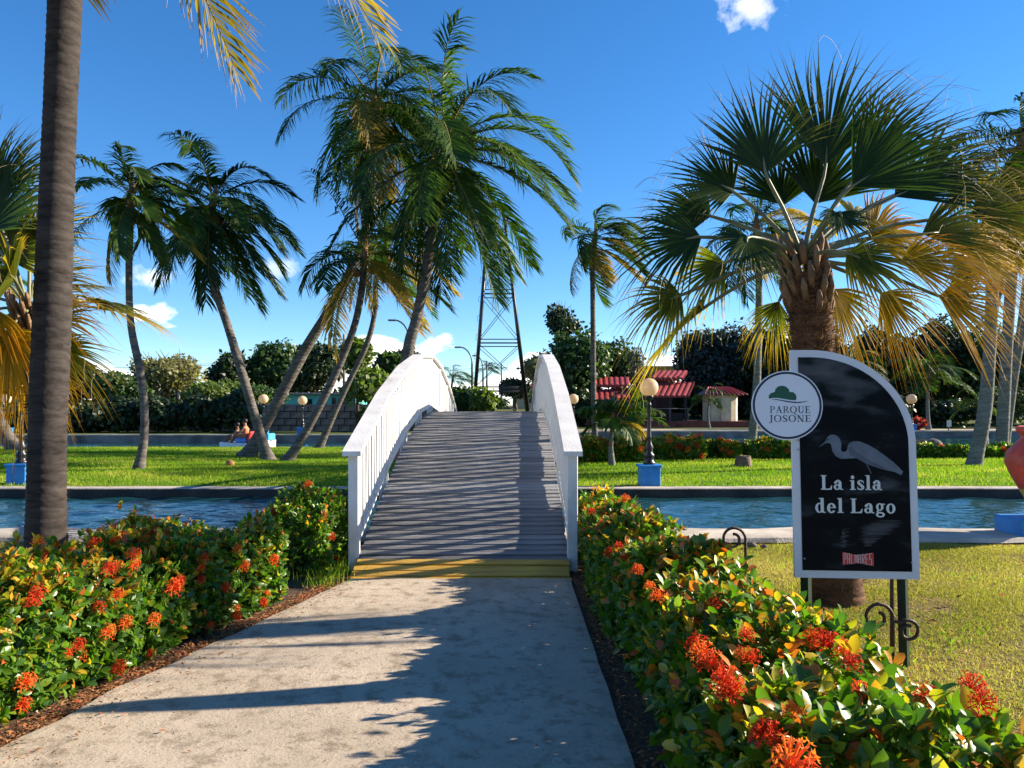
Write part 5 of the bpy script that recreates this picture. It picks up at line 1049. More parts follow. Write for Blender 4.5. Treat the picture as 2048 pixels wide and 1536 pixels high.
# coconut, stump, rocks
p = G(460, 933); mb = MB(); mb.ball(p + Vector((0, 0, .08)), .11, 10, 7, (1.15, 1, .9)); tag(mb.build('coconut', M['coconut'], None, p), 'fallen brown coconut on the island lawn before the crossing trunks', 'coconut')
p = G(1487, 933); mb = MB(); prof = [(.24, -.05), (.21, .08), (.185, .2), (.17, .27), (.12, .275), (.03, .25)]; mb.lathe(p, prof, 18)
for i, q in enumerate(mb.v): mb.v[i] = (q[0] + .02 * math.sin(q[1] * 37 + q[2] * 9), q[1] + .02 * math.sin(q[0] * 31), q[2] + .02 * math.sin(q[0] * 23 + q[1] * 17))
tag(mb.build('tree_stump', M['stump'], None, p), 'low grey tree stump on the island lawn', 'stump')
def rock(px, py, s_, label, zg=0.0):
    p = G(px, py, zg); mb = MB(); mb.ball(p + Vector((0, 0, s_ * .25)), s_, 10, 7, (1.3, 1, .7))
    for i, q in enumerate(mb.v): mb.v[i] = (q[0] + s_ * .18 * math.sin(q[1] * 9 / s_ * .3 + q[2] * 5), q[1], q[2] + s_ * .15 * math.sin(q[0] * 7 / s_ * .4))
    tag(mb.build('rock', M['rock'], None, p), label, 'rock')
rock(1862, 893, .32, 'dark mossy rock at the far edge of the island lawn'); rock(1503, 1092, .045, 'small pale stone on the lawn by the scroll stake'); rock(1528, 1094, .03, 'tiny pale pebble on the lawn by the scroll stake')

# ================================================================ FAR THINGS
def crown(name, c, r, n, leaf, m_, parent, seed, lobes=12, fill=.5):
    rg = np.random.default_rng(seed); c = np.array(c); r = np.array(r)
    ld = norm(rg.normal(0, 1, (lobes, 3))); ld[:, 2] = np.where(ld[:, 2] < -.45, -ld[:, 2] * .5, ld[:, 2]); lc = c + ld * r * rg.uniform(.35, .68, (lobes, 1)); lr = r * rg.uniform(.28, .48, (lobes, 1))
    k = rg.integers(0, lobes, n); dv = norm(rg.normal(0, 1, (n, 3))); rad = rg.uniform(fill, 1.06, (n, 1)) ** .6; n3 = n // 5
    pos = lc[k] + dv * lr[k] * rad * (1 + .12 * rg.normal(0, 1, (n, 1)))
    if n > 2000: pos[:n3] = c + norm(rg.normal(0, 1, (n3, 3))) * r * rg.uniform(.1, .75, (n3, 1))
    nr = norm(dv + np.array([0, 0, .5]) + rg.normal(0, .5, (n, 3))); fwd = norm(rg.normal(0, 1, (n, 3)) + np.array([0, 0, -.2]))
    V_, F_, at = instance(CARD_T * np.array([1.1, 1, 1]), CARD_F, pos, fwd, nr, leaf * rg.uniform(.6, 1.4, n), np.clip(rg.normal(.45, .2, n), 0, 1))
    o = np_obj(name, V_, F_, m_, parent, attrs=at); o['kind'] = 'stuff'; return lc
def tree(px, py, rx, ry, d, m_, label, seed, n=5000, leaf=.3, zg=.2, lobes=13, trunkr=.22, depth=None, cat='tree', name='tree', group='trees beyond the canal', fill=.5, bare=0, limbs=6):
    c = P(px, py, d); s_ = d / F; r = Vector((rx * s_, (depth or min(rx, 90) * s_), ry * s_)); rr = random.Random(seed)
    zg = far_z(d) if zg is None else zg
    t_ = thing(name, (c.x, c.y, zg), label, cat, group); lc = crown('crown', c, r * 1.08, int(n * 1.6), leaf * 1.25, M[m_], t_, seed, int(lobes * 1.5), fill)
    mb = MB(); fork = Vector((c.x, c.y, zg + (c.z - r.z * .5 - zg) * .75 if c.z - r.z * .5 > zg else zg + .4)); mb.tube([(c.x + .1, c.y, zg - .2), ((c.x + fork.x) / 2, c.y, (zg + fork.z) / 2), fork, c], [trunkr * 1.3, trunkr, trunkr * .8, trunkr * .3], 8); mb.build('trunk', M['bark'], t_)
    for i in range(min(limbs, len(lc))):
        q = Vector(lc[i]); mb = MB(); mb.tube(spline([fork, (fork + q) / 2 + Vector((rr.uniform(-.3, .3), 0, rr.uniform(0, .4))), q], 6), [trunkr * .5, trunkr * .42, trunkr * .34, trunkr * .26, trunkr * .18, trunkr * .08], 5); mb.build('limb', M['bark'], t_)
    for i in range(bare):
        a = rr.uniform(.3, 2.8); q = c + Vector((math.cos(a) * r.x * rr.uniform(.4, 1.0), rr.uniform(-.4, .4), r.z * rr.uniform(.7, 1.25))); mid = (c + q) / 2 + Vector((rr.uniform(-.5, .5), 0, 0)); mb = MB(); mb.tube(spline([c, mid, q], 6), [.07, .06, .05, .04, .025, .01], 4); mb.build('limb', M['bark'], t_)
    return t_
tree(335, 752, 75, 48, 58, 'leaf_dry', 'sparse pale yellow-green tree with bare twigs behind the left wall', 201, 4200, .22, lobes=16, bare=12)
tree(240, 785, 60, 42, 55, 'leaf_mid', 'green bushy tree left of the pale sparse tree', 202, 4200, .26)
tree(130, 775, 80, 60, 57, 'leaf_dark', 'dark tree behind the golden fan palm', 203, 4600, .28)
tree(20, 770, 80, 55, 60, 'leaf_mid', 'green tree at the far left end of the wall', 204, 4200, .28)
tree(462, 752, 48, 52, 62, 'leaf_dark', 'dark tree between the two left coconut palms', 205, 5000, .28)
tree(545, 745, 62, 55, 64, 'leaf_mid', 'large green tree behind the left leaning palm trunk', 206, 6000, .3)
tree(628, 742, 66, 66, 66, 'leaf_dark', 'tall dark round tree behind the leaning palm trunks', 207, 7000, .3)
tree(430, 790, 70, 32, 52, 'leaf_light', 'bright green shrubby tree in front of the dark trees', 208, 3800, .22)
tree(515, 795, 50, 30, 52, 'leaf_mid', 'feathery green shrub above the wall beside a globe lamp', 209, 3400, .2)
tree(715, 715, 30, 45, 46, 'leaf_light', 'slender bright green tree with large leaf clusters above the wall', 210, 1500, .34, lobes=9, trunkr=.1, fill=.3)
tree(742, 775, 55, 35, 45, 'leaf_light', 'bright yellow-green shrub tree left of the bridge railing', 211, 2600, .32, lobes=11, trunkr=.1, fill=.3)
tree(778, 735, 35, 30, 48, 'leaf_mid', 'umbrella shaped green tree just left of the bridge railing', 212, 1600, .32, lobes=8, trunkr=.1)
tree(812, 735, 42, 38, 70, 'leaf_dark', 'dark tree behind the left bridge railing', 213, 3000, .3)
tree(1075, 742, 42, 36, 84, 'leaf_dry', 'brownish open tree behind the right bridge railing', 214, 3600, .32, zg=1.3, bare=5)
tree(1030, 778, 34, 22, 86, 'leaf_dark', 'low dark tree by the far red roofed house', 215, 2600, .32, zg=1.4)
tree(925, 805, 36, 30, 66, 'leaf_mid', 'green broad-leaved shrub at the left foot of the tower', 216, 2400, .36, zg=.4)
tree(968, 803, 30, 26, 64, 'leaf_light', 'bright yellow-green shrub inside the tower legs', 217, 2200, .3, zg=.3)
tree(1160, 745, 62, 85, 62, 'leaf_mid', 'large green tree left of the red roofed pavilions', 218, 8500, .3, lobes=18)
tree(1125, 650, 38, 42, 64, 'leaf_dark', 'open airy tree top with bare branches above the large green tree', 219, 1300, .26, lobes=10, bare=16, fill=.4)
tree(1235, 735, 50, 52, 68, 'leaf_mid', 'green tree above the left pavilion', 220, 5200, .3)
tree(1150, 815, 50, 40, 60, 'leaf_dark', 'dark understorey tree behind the globe lamp right of the bridge', 221, 3600, .28)
tree(1435, 738, 90, 104, 72, 'leaf_blue', 'big round blue-green tree behind the cream kiosk', 222, 11000, .3, lobes=24)
tree(1540, 740, 70, 110, 70, 'leaf_dark', 'tall dark tree behind the pale palm trunk left of the sign', 223, 8000, .3, lobes=18)
tree(1650, 760, 90, 110, 68, 'leaf_dark', 'dark tree mass behind the fan palm trunk', 224, 8000, .32, lobes=18)
tree(1770, 745, 80, 105, 66, 'leaf_dark', 'dark tree behind the arch of the park sign', 225, 7500, .32, lobes=18)
tree(1880, 740, 80, 110, 66, 'leaf_dark', 'dark tree behind the bushy far palm', 226, 7500, .32, lobes=18)
tree(1990, 750, 85, 110, 64, 'leaf_mid', 'dark green tree behind the pale palm pair', 227, 7500, .32, lobes=18)
tree(2110, 740, 90, 120, 64, 'leaf_dark', 'dark tree beyond the urn', 228, 6000, .34, lobes=16)
tree(-90, 770, 90, 80, 58, 'leaf_dark', 'dark tree beyond the far left lamp', 229, 5000, .32)
# understorey along the wall on the left and under the trees on the right
for i, (px, py, rx, ry, d, mk, lab) in enumerate([(60, 838, 60, 36, 45, 'leaf_dark', 'dark shrub behind the left lamps'), (160, 838, 60, 34, 45.5, 'leaf_dark', 'dark shrub right of the thick foreground trunk'), (235, 832, 55, 40, 45, 'leaf_dark', 'dark shrub behind the slim upright palm'), (325, 830, 55, 42, 45, 'leaf_dark', 'dark shrub under the sparse pale tree'), (405, 832, 50, 40, 45, 'leaf_dark', 'dark shrub before the left end of the wall'), (475, 828, 45, 42, 45, 'leaf_dark', 'dark shrub behind the pedal boat'),
        (1530, 815, 50, 45, 62, 'leaf_dark', 'dark shrub behind the badge of the sign'), (1610, 825, 60, 45, 60, 'leaf_dark', 'dark shrub left of the hidden far palm'), (1760, 825, 60, 42, 58, 'leaf_dark', 'dark shrub behind the sign arch'), (1900, 828, 60, 38, 58, 'leaf_dark', 'dark shrub behind the small bright far palm'), (2010, 820, 60, 45, 56, 'leaf_dark', 'dark shrub behind the urn'), (1110, 835, 40, 30, 55, 'leaf_dark', 'dark shrub beside the right bridge railing'), (760, 835, 60, 26, 46.5, 'leaf_mid', 'green shrub at the foot of the wall by the railing')]):
    tree(px, py, rx, ry, d, mk, lab, 240 + i, 2600, .24, lobes=12, trunkr=.08, cat='shrub', name='shrub', group='shrubs beyond the canal')
for i, (px, mk, lab) in enumerate([(1295, 'leaf_dark', 'dark shrub behind the right pavilion counter'), (1385, 'leaf_dark', 'dark shrub between the right pavilion and the kiosk'), (1480, 'leaf_dark', 'dark shrub right of the cream kiosk'), (1570, 'leaf_dark', 'dark shrub hidden behind the round badge'), (1680, 'leaf_dark', 'dark shrub hidden behind the sign panel'), (1800, 'leaf_dark', 'dark shrub behind the lamp by the sign arch'), (1850, 'leaf_dark', 'dark shrub behind the bushy far palm'), (1950, 'leaf_dark', 'dark shrub behind the stout pale palm'), (2060, 'leaf_dark', 'dark shrub right of the pale palm pair'), (2150, 'leaf_dark', 'dark shrub far beyond the urn')]):
    tree(px, 805, 70, 50, 74, mk, lab, 270 + i, 3600, .34, lobes=14, trunkr=.08, cat='shrub', name='shrub', group='shrubs beyond the canal')
for i, (px, py, lab) in enumerate([(690, 815, 'dark shrub behind the turquoise house'), (560, 800, 'dark shrub behind the flat grey roof'), (380, 800, 'dark shrub behind the pale house'), (290, 800, 'dark shrub left of the pale house'), (860, 808, 'dark shrub behind the left bridge railing top')]):
    tree(px, py, 60, 38, 76, 'leaf_dark', lab, 290 + i, 3000, .34, lobes=14, trunkr=.08, cat='shrub', name='shrub', group='shrubs beyond the canal')
tree(1836, 848, 16, 11, 49, 'leaf_red', 'small bright red leaved shrub right of the sign arch', 260, 260, .2, lobes=6, trunkr=.03, cat='shrub', name='shrub', group='shrubs beyond the canal')
tree(985, 806, 34, 8, 76, 'leaf_mid', 'low green verge hedge behind the tower base', 262, 900, .3, zg=1.0, cat='shrub', name='shrub', group='shrubs beyond the canal')

# stone wall on the left, block by block
wy, wx0, wx1 = 47.5, (150 - 1024) / F * 47.5, (905 - 1024) / F * 47.5
t_ = thing('stone_wall', ((wx0 + wx1) / 2, wy, .2), 'long dark stone block wall behind the canal on the left', 'wall')
mb = MB(); mb.box(((wx0 + wx1) / 2, wy + .12, .95), (wx1 - wx0, .2, 1.6)); mb.build('wall_core', M['mortar'], t_)
bw, bh = .74, .42; mb = MB(); mb.box((0, 0, 0), (bw - .05, .16, bh - .05), bev=.02); bme = bpy.data.meshes.new('block'); bme.from_pydata(mb.v, [], mb.f); bme.materials.append(M['stone'])
for r_ in range(4):
    x = wx0 + (r_ % 2) * bw / 2 + bw / 2
    while x < wx1 - bw / 2:
        o = bpy.data.objects.new('block', bme); link(o, t_, (x, wy - .02 + jit(.015), .2 + bh * (r_ + .5) - .06)); o.rotation_euler = (jit(.02), jit(.02), jit(.02)); x += bw
mb = MB(); mb.box(((wx0 + wx1) / 2, wy + .08, 1.8), (wx1 - wx0 + .02, .34, .1), bev=.02); mb.build('wall_cap', M['stone'], t_)

# houses
def house(px0, px1, py0, py1, d, wall, roofm, label, dep=6, roof='slab', zg=None, windows=(), name='house', over=12, rpx=6):
    a, b = P(px0, py1, d), P(px1, py0, d); zg = far_z(d) if zg is None else zg; cx = (a.x + b.x) / 2; w = b.x - a.x; zt = b.z; s_ = d / F
    t_ = thing(name, (cx, d + dep / 2, zg), label, 'house', 'houses beyond the park')
    mb = MB(); mb.box((cx, d + dep / 2, (zg - .2 + zt) / 2), (w, dep, zt - zg + .2)); mb.build('wall', M[wall], t_)
    mb = MB(); hh_ = rpx * s_
    if roof == 'slab': mb.box((cx, d + dep / 2, zt + hh_ / 2 + .003), (w + over * s_ * 2, dep + 1, hh_), bev=.03)
    else:
        e = over * s_; y0_, y1_, ym = d - e, d + dep + e, d + dep / 2
        mb.add([(cx - w / 2 - e, y0_, zt), (cx + w / 2 + e, y0_, zt), (cx + w / 2 + e, ym, zt + hh_), (cx - w / 2 - e, ym, zt + hh_), (cx - w / 2 - e, y1_, zt), (cx + w / 2 + e, y1_, zt)], [(0, 1, 2, 3), (3, 2, 5, 4), (0, 3, 4), (1, 5, 2), (0, 4, 5, 1)])
    mb.build('roof', M[roofm], t_)
    for (x0, y0, x1, y1, kind) in windows:
        p, q = P(x0, y1, d - .03), P(x1, y0, d - .03); mb = MB(); mb.box(((p.x + q.x) / 2, d - .03, (p.z + q.z) / 2), (q.x - p.x, .1, q.z - p.z)); o = mb.build('door' if kind == 'd' else 'window', M['glassdark'], t_)
        if kind != 'd': mb = MB(); mb.box(((p.x + q.x) / 2, d - .09, p.z - .05), (q.x - p.x + .15, .14, .08)); mb.build('sill', M['housewhite'], o)
    return t_
house(570, 705, 790, 830, 60, 'turq', 'roofgrey', 'turquoise house with flat grey roof behind the stone wall', windows=[(640, 797, 652, 812, 'w'), (664, 795, 672, 815, 'w'), (684, 795, 692, 815, 'w'), (610, 798, 624, 812, 'w')], rpx=4)
house(150, 240, 803, 830, 62, 'housewhite', 'roofgrey', 'low white house glimpsed behind the slim palm', windows=[(170, 808, 185, 820, 'w'), (205, 808, 220, 820, 'w')], rpx=3)
house(375, 425, 770, 830, 70, 'housewhite', 'roofgrey', 'pale house between the sparse tree and the dark trees', windows=[(385, 778, 395, 790, 'w'), (405, 778, 415, 790, 'w')], rpx=4)
house(1025, 1080, 774, 815, 92, 'cream', 'tile', 'far cream house with low red roof beyond the tower', roof='gable', windows=[(1040, 784, 1050, 795, 'w'), (1058, 784, 1066, 806, 'd')], over=8, rpx=7)
house(1290, 1350, 734, 830, 86, 'ochrewall', 'housewhite', 'ochre building with white parapet behind the right pavilion', windows=[(1300, 765, 1312, 780, 'w'), (1325, 765, 1337, 780, 'w')], rpx=2, over=2)
house(748, 800, 790, 830, 58, 'cream', 'roofgrey', 'cream house hidden by the shrub tree at the bridge railing', windows=[(760, 798, 770, 812, 'w')], rpx=4)

# pavilions with corrugated red roofs
def corrugated(mb, x0, x1, y0, z0, y1, z1, shear=0.0, pitch=.42):
    n_ = max(4, int(abs(x1 - x0) / pitch)) * 6; a = []
    for i in range(n_ + 1):
        x = x0 + (x1 - x0) * i / n_; b_ = .07 * abs(math.sin(math.pi * (x - x0) / pitch)); a += [(x, y0, z0 + b_), (x + shear, y1, z1 + b_)]
    m0 = len(a); a += [(q[0], q[1], q[2] - .16) for q in a]
    mb.add(a, [(2 * i, 2 * i + 2, 2 * i + 3, 2 * i + 1) for i in range(n_)] + [(m0 + 2 * i, m0 + 2 * i + 1, m0 + 2 * i + 3, m0 + 2 * i + 2) for i in range(n_)] + [(2 * i, m0 + 2 * i, m0 + 2 * i + 2, 2 * i + 2) for i in range(n_)])
def pavilion(px0, px1, d, ru, rl, shear, label, base_py=846):
    x0, x1 = (px0 - 1024) / F * d, (px1 - 1024) / F * d; cx = (x0 + x1) / 2; Zp = lambda py, dd=d: EYE - (py - HOR) / F * dd
    t_ = thing('pavilion', (cx, d + 2.5, .2), label, 'pavilion', 'red roofed pavilions')
    (uy0, uy1), (ly0, ly1) = ru, rl
    mb = MB(); corrugated(mb, x0, x1, d, Zp(ly1), d + 1.9, Zp(ly0, d + 1.9), shear); corrugated(mb, x0, x1, d + 6, Zp(ly1), d + 4.1, Zp(ly0, d + 1.9), shear); mb.build('lower_roof', M['tile'], t_)
    mb = MB(); corrugated(mb, x0 + .1, x1 - .05, d + 1.7, Zp(uy1, d + 1.7), d + 3.0, Zp(uy0, d + 3), shear * .8); corrugated(mb, x0 + .1, x1 - .05, d + 4.3, Zp(uy1, d + 1.7), d + 3.0, Zp(uy0, d + 3), shear * .8); mb.build('upper_roof', M['tile'], t_)
    for x in np.linspace(x0 + .25, x1 - .25, 3):
        for yy_ in (d + 1.9, d + 4.1):
            mb = MB(); mb.box((x + shear, yy_, (Zp(uy1, d + 1.7) + Zp(ly0, d + 1.9)) / 2), (.1, .1, Zp(uy1, d + 1.7) - Zp(ly0, d + 1.9) + .3)); mb.build('clerestory_post', M['darkwood'], t_)
    for x in (x0 + .2, cx, x1 - .2):
        for yy_ in (d + .25, d + 5.7): mb = MB(); mb.box((x, yy_, (.2 + Zp(ly1)) / 2 + .05), (.15, .15, Zp(ly1) - .2 + .1)); mb.build('post', M['darkwood'], t_)
    mb = MB(); mb.box((cx, d + 5.2, 1.6), (x1 - x0 - .4, .15, 2.6)); mb.build('back_wall', M['darkwood'], t_)
    mb = MB(); mb.box((cx, d + .8, .95), (x1 - x0 - .5, .3, .7), bev=.02); mb.build('counter', M['darkwood'], t_)
    return t_
pavilion(1186, 1268, 58, (755, 770), (779, 803), .15, 'left red roofed pavilion with two roof tiers behind the young palms')
pavilion(1305, 1378, 58, (742, 756), (765, 792), .9, 'right red roofed pavilion with two roof tiers behind the near globe lamp')
# terrace with steps
tc_ = thing('terrace', ((1350 - 1024) / F * 56.5, 59.5, .2), 'low red brick terrace with steps under the pavilions', 'terrace')
tx0, tx1 = (1190 - 1024) / F * 57, (1500 - 1024) / F * 57
mb = MB(); mb.box(((tx0 + tx1) / 2, 61, .42), (tx1 - tx0, 8, .5)); mb.build('base', M['terrace'], tc_)
sx0, sx1 = (1225 - 1024) / F * 56.5, (1350 - 1024) / F * 56.5
for i in range(3): mb = MB(); mb.box(((sx0 + sx1) / 2, 56.86 - .3 * i, .2 + .38 / 2 - i * .065 - .02), (sx1 - sx0, .3, .44 - i * .13), bev=.015); mb.build('step', M['terrace'], tc_)
for px in (1376, 1340, 1300): mb = MB(); p = P(px, 830, 57.4); mb.tube([(p.x, p.y, .6), (p.x, p.y, 1.65)], .04, 6); mb.build('rail_post', M['pole'], tc_)
p, q = P(1300, 828, 57.4), P(1380, 828, 57.4); mb = MB(); mb.tube([(p.x, p.y, 1.6), (q.x, q.y, 1.6)], .035, 6); mb.build('rail', M['pole'], tc_)
# cream kiosk
kd = 59.0; kc = P(1440, 845, kd); kz = .62; s_ = kd / F
t_ = thing('kiosk', (kc.x, kd, .67), 'cream octagonal kiosk with a small hipped red roof', 'kiosk')
mb = MB(); rk = 33 * s_ * 1.06; mb.lathe((kc.x, kd, .66), [(rk, 0), (rk, EYE + 30 * s_ - .66)], 8, smooth=False); mb.build('wall', M['cream'], t_)
mb = MB(); zt = EYE + 29 * s_; w_ = 42 * s_; mb.add([(kc.x - w_, kd - w_, zt), (kc.x + w_, kd - w_, zt), (kc.x + w_, kd + w_, zt), (kc.x - w_, kd + w_, zt), (kc.x - w_ * .55, kd, zt + .62), (kc.x + w_ * .45, kd, zt + .62)], [(0, 1, 5, 4), (1, 2, 5), (2, 3, 4, 5), (3, 0, 4), (3, 2, 1, 0)]); rf = mb.build('roof', M['tile'], t_)
for i in range(11):
    u = i / 10; mb = MB(); mb.tube([(kc.x - w_ + 2 * w_ * u, kd - w_ - .02, zt + .03), (kc.x - w_ * .55 + w_ * u, kd - .02, zt + .65)], .05, 5); mb.build('roof_rib', M['tile'], rf)
mb = MB(); mb.box((kc.x + .1, kd - rk - .005, 1.55), (.75, .06, 1.75)); dr_ = mb.build('door', M['cream'], t_); mb = MB(); mb.ball((kc.x + .38, kd - rk - .06, 1.5), .04, 6, 4); mb.build('handle', M['pole'], dr_)
# round iron lattice column between the pavilions
ld_ = 56.2; c = P(1274, 800, ld_); r_ = 13 * ld_ / F; zt = EYE + 125 * ld_ / F
t_ = thing('lattice_column', (c.x, ld_, .55), 'tall black iron lattice column between the two pavilions', 'trellis')
for i in range(14): a = i * 2 * math.pi / 14; mb = MB(); mb.tube([(c.x + r_ * math.cos(a), ld_ + r_ * math.sin(a), .4), (c.x + r_ * math.cos(a), ld_ + r_ * math.sin(a), zt - .6), (c.x + r_ * .55 * math.cos(a), ld_ + r_ * .55 * math.sin(a), zt)], .03, 4); mb.build('bar', M['black'], t_)
for z_ in np.linspace(.6, zt - .6, 12): mb = MB(); mb.tube([(c.x + r_ * math.cos(q), ld_ + r_ * math.sin(q), z_) for q in np.linspace(0, 2 * math.pi, 17)], .03, 4); mb.build('ring', M['black'], t_)

# steel tower
td = 72.0; zb = far_z(td); s_ = td / F
def leg_x(py, right): return ((1055 - (820 - py) * .1185) if right else (948 + (820 - py) * .0735)) 
t_ = thing('steel_tower', ((1001 - 1024) * s_, td + 2, zb), 'black four-legged lattice steel tower rising behind the bridge', 'tower')
TOP = 398
def TP(py, right, back):
    w = (leg_x(py, 1) - leg_x(py, 0)) * s_; p = P(leg_x(py, right), py, td); off = (820 - py) / (820 - TOP)
    yb = td + 2.6 - w / 2 if not back else td + 2.6 + w / 2
    x_shift = -.28 * (1 - .4 * off) if (back and not right) else 0
    return Vector((p.x + x_shift, yb, p.z))
for right in (0, 1):
    for back in (0, 1):
        a, b = TP(845, right, back), TP(TOP, right, back); a.z = zb - .1; mb = MB(); mb.tube([a, b], [.17, .12], 6); mb.build('leg', M['black'], t_)
lv = [777, 681, 579, 480, TOP]
for i, py in enumerate(lv):
    for o_ in (0, 8):
        if o_ and i == len(lv) - 1: continue
        for a, b in (((0, 0), (1, 0)), ((0, 1), (1, 1)), ((0, 0), (0, 1)), ((1, 0), (1, 1))): mb = MB(); mb.tube([TP(py - o_ + 4, *a), TP(py - o_ + 4, *b)], .05, 5); mb.build('girt', M['black'], t_)
for lo_, hi_ in zip([838] + lv[:-1], lv):
    for back in (0, 1):
        for q in (0, 1): mb = MB(); mb.tube([TP(lo_ - 6, q, back), TP(hi_ + 6, 1 - q, back)], .028, 4); mb.build('brace', M['dkgreen'], t_)
for py in range(420, 790, 40): p = TP(py, 0, 1); mb = MB(); mb.tube([p, p + Vector((-.3, 0, .02)), p + Vector((-.36, 0, -.55)), p + Vector((-.05, 0, -.55))], .02, 4); mb.build('rung', M['dkgreen'], t_)
p0, p1 = TP(TOP, 0, 0), TP(TOP, 1, 1); mb = MB(); mb.box((p0 + p1) / 2 + Vector((0, 0, .1)), (abs(p1.x - p0.x) + .6, 1.6, .12)); mb.build('platform', M['black'], t_)

# street lights, poles and wires
def street_light(px, py_top, d, arm, label):
    p = P(px, py_top, d); zb = far_z(d); t_ = thing('street_light', (p.x, p.y, zb), label, 'street light', 'street lights beyond the park')
    mb = MB(); h = p.z; mb.tube([(p.x, d, zb - .1), (p.x, d, h - 1.6)] + [(p.x + arm * math.sin(q) * 0 + arm * (1 - math.cos(q)), d, h - 1.6 + 1.6 * math.sin(q)) for q in np.linspace(.1, math.pi / 2, 7)], [.12, .09] + [.06] * 7, 6); mb.build('mast', M['dkgreen'], t_)
    mb = MB(); mb.box((p.x + arm * 1.12, d, h - .02), (abs(arm) * .32 + .3, .28, .14), bev=.04); mb.build('lamp_head', M['pole'], t_)
street_light(944, 694, 74, -1.2, 'curved arm street light left of the tower')
street_light(966, 711, 84, -.8, 'second curved arm street light inside the tower')
street_light(818, 640, 62, -1.2, 'curved arm street light behind the big palm trunk')
def pole(px, py, d, label):
    p = P(px, py, d); zb = far_z(d); t_ = thing('utility_pole', (p.x, p.y, zb), label, 'pole', 'utility poles beyond the park')
    mb = MB(); mb.tube([(p.x, d, zb - .1), p], [.16, .1], 6); mb.build('shaft', M['pole'], t_); mb = MB(); mb.box((p.x, d, p.z - .5), (1.6, .1, .1)); mb.build('crossarm', M['pole'], t_); return p
tops = [pole(357, 718, 66, 'utility pole beside the sparse pale tree'), pole(688, 668, 66, 'utility pole behind the slender bright tree'), pole(974, 722, 95, 'utility pole between the tower legs'), pole(1003, 728, 100, 'thin utility pole right of the tower centre')]
def wire(a, b, sag, label):
    pts = [a.lerp(b, u) + Vector((0, 0, -sag * 4 * u * (1 - u))) for u in np.linspace(0, 1, 17)]; mb = MB(); mb.tube(pts, .018, 3, cap=False); tag(mb.build('power_line', M['black'], None, a), label, 'wire', 'power lines')
wire(tops[0] + Vector((0, 0, -.45)), tops[1] + Vector((0, 0, -.45)), .6, 'upper power line between the two left utility poles')
wire(tops[0] + Vector((.5, 0, -.45)), tops[1] + Vector((.5, 0, -.45)), .9, 'lower power line between the two left utility poles')
wire(tops[1] + Vector((0, 0, -.45)), tops[2] + Vector((0, 0, -.45)), 1.5, 'power line running from the slender tree to the tower')
wire(tops[2] + Vector((0, 0, -.45)), tops[3] + Vector((0, 0, -.45)), .2, 'short power line between the poles in the tower')
wire(P(-60, 700, 66), tops[0] + Vector((-.5, 0, -.45)), .8, 'power line reaching in from the left behind the fan palm')
p = G(1897, 862, .2); t_ = thing('notice_board', p, 'small white notice on a short post on the far bank', 'sign'); q = P(1897, 847, p.y); mb = MB(); mb.tube([(p.x, p.y, .1), (p.x, p.y, q.z)], .04, 5); mb.build('post', M['pole'], t_); mb = MB(); mb.box((q.x, p.y - .06, q.z), (.28, .04, .4)); mb.build('board', M['housewhite'], t_)

# ================================================================ PEDAL BOAT AND PEOPLE
bd_ = 34.2; bx = (495 - 1024) / F * bd_; wz = -.25
boat = thing('pedal_boat', (bx, bd_, wz), 'white pedal boat with red and blue seats at the far side of the island', 'boat')
def hull():
    mb = MB(); st_ = [(-1.15, .28, .30), (-1.0, .5, .36), (-.5, .68, .32), (.2, .72, .3), (.8, .68, .34), (1.1, .55, .42)]; a = []
    for x, w, h in st_: a += [(bx + x, bd_ - w, wz + h), (bx + x, bd_ - w * .8, wz - .12), (bx + x, bd_ + w * .8, wz - .12), (bx + x, bd_ + w, wz + h), (bx + x, bd_, wz + h * .85)]
    mb.add(a, [(i * 5 + j, i * 5 + (j + 1) % 5, i * 5 + 5 + (j + 1) % 5, i * 5 + 5 + j) for i in range(5) for j in range(5)] + [(4, 3, 2, 1, 0), (25, 26, 27, 28, 29)], True); return mb
hull().build('hull', M['boatwhite'], boat)
mb = MB(); mb.box((bx - .12, bd_, wz + .42), (.5, 1.1, .2), bev=.05); mb.build('seat', M['boatblue'], boat)
mb = MB(); mb.box((bx + .26, bd_, wz + .56), (.14, 1.15, .5), Euler((0, R(12), 0)), bev=.05); mb.build('backrest', M['boatred'], boat)
mb = MB(); mb.box((bx + .62, bd_, wz + .48), (.5, 1.1, .22), bev=.06); mb.build('rear_deck', M['boatred'], boat)
mb = MB(); mb.box((bx + 1.0, bd_, wz + .56), (.22, .9, .3), bev=.05); mb.build('stern_float', M['skyblue'], boat)
mb = MB(); mb.tube([(bx - .75, bd_, wz + .3), (bx - .7, bd_, wz + .62), (bx - .62, bd_ - .15, wz + .66)], .03, 6); mb.build('tiller', M['pole'], boat)
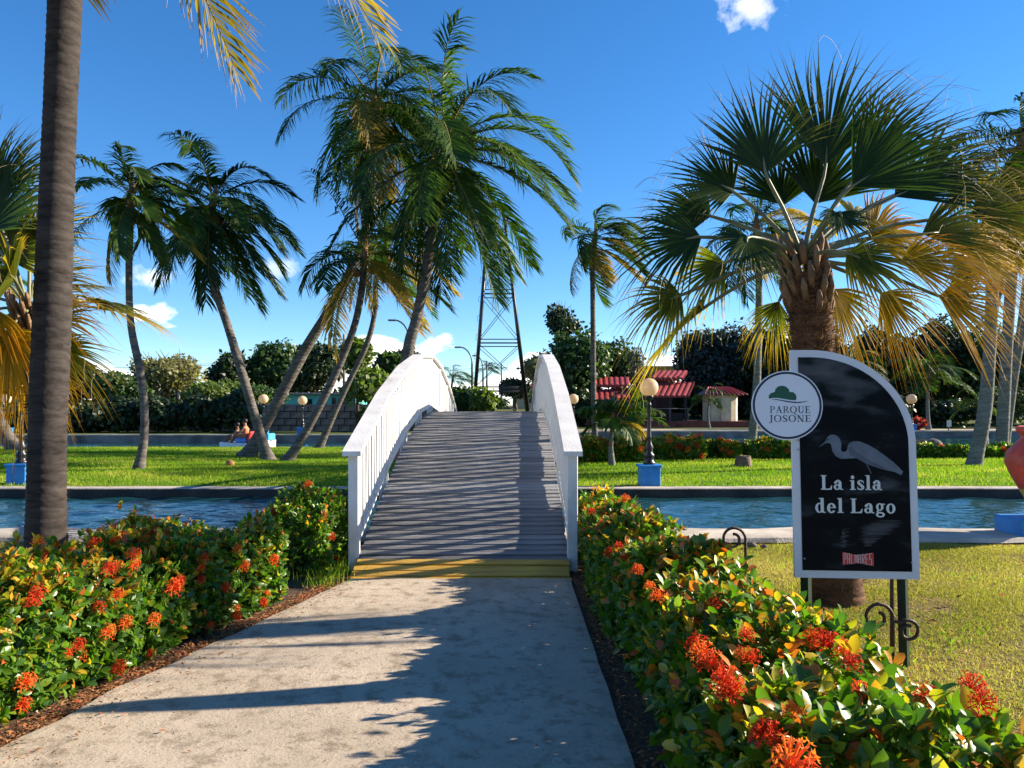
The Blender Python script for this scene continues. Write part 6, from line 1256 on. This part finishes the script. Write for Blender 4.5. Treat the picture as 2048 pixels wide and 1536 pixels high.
def person(x, y, z, s_, skin, cloth, label, lean=0.0):
    """seated figure facing -X, one skinned surface; z = seat height"""
    J = {'pel': (0, 0, .1), 'che': (.04 + lean, 0, .42), 'nek': (.02 + lean, 0, .58), 'hed': (-.01 + lean, 0, .72), 'top': (-.01 + lean, 0, .82)}
    E = [('pel', 'che'), ('che', 'nek'), ('nek', 'hed'), ('hed', 'top')]; rad = {'pel': .13, 'che': .135, 'nek': .055, 'hed': .1, 'top': .07}
    for sg_, k_ in ((-1, 'l'), (1, 'r')):
        J.update({'sh' + k_: (.03 + lean, .18 * sg_, .5), 'el' + k_: (-.1, .22 * sg_, .3), 'ha' + k_: (-.32, .16 * sg_, .28), 'fi' + k_: (-.4, .15 * sg_, .26), 'hi' + k_: (-.02, .1 * sg_, .08), 'kn' + k_: (-.42, .12 * sg_, .16), 'an' + k_: (-.6, .12 * sg_, -.18), 'to' + k_: (-.74, .12 * sg_, -.22)})
        E += [('che', 'sh' + k_), ('sh' + k_, 'el' + k_), ('el' + k_, 'ha' + k_), ('ha' + k_, 'fi' + k_), ('pel', 'hi' + k_), ('hi' + k_, 'kn' + k_), ('kn' + k_, 'an' + k_), ('an' + k_, 'to' + k_)]
        rad.update({'sh' + k_: .06, 'el' + k_: .042, 'ha' + k_: .035, 'fi' + k_: .03, 'hi' + k_: .085, 'kn' + k_: .065, 'an' + k_: .042, 'to' + k_: .035})
    ks = list(J); me = bpy.data.meshes.new('person'); me.from_pydata([tuple(c * s_ for c in J[k_]) for k_ in ks], [(ks.index(a), ks.index(b)) for a, b in E], [])
    me.materials.append(M[skin]); o = bpy.data.objects.new('person', me); link(o, None, (x, y, z)); tag(o, label, 'person')
    o.modifiers.new('skin', 'SKIN')
    for i, k_ in enumerate(ks): me.skin_vertices[0].data[i].radius = (rad[k_] * s_, rad[k_] * s_); me.skin_vertices[0].data[i].use_root = (k_ == 'pel')
    sb_ = o.modifiers.new('sub', 'SUBSURF'); sb_.levels = 1; sb_.render_levels = 2
    mb = MB(); c = Vector((x, y, z)) + Vector((.02 + lean, 0, .79)) * s_; mb.ball(c, .115 * s_, 10, 7, (1, .95, .95)); mb.build('hair', M['hair'], o)
    mb = MB(); mb.tube([Vector((x, y, z)) + Vector(q) * s_ for q in ((0, 0, .02), (.02, 0, .22), (.04 + lean, 0, .42), (.03 + lean, 0, .53))], [.15 * s_, .15 * s_, .165 * s_, .1 * s_], 10); mb.build('shirt', M[cloth], o)
    for sg_ in (-1, 1): mb = MB(); mb.ball(Vector((x, y, z)) + Vector((-.09 + lean, .035 * sg_, .735)) * s_, .012 * s_, 6, 4); mb.build('eye', M['hair'], o)
    mb = MB(); mb.ball(Vector((x, y, z)) + Vector((-.115 + lean, 0, .7)) * s_, .022 * s_, 6, 4); mb.build('nose', M[skin], o)
    return o
person(bx - .02, bd_ - .3, wz + .5, .98, 'skin_a', 'cloth_orange', 'person in an orange top sitting in the pedal boat')
person(bx - .55, bd_ + .25, wz + .36, .95, 'skin_b', 'cloth_dark', 'person in dark clothes sitting at the bow of the pedal boat')
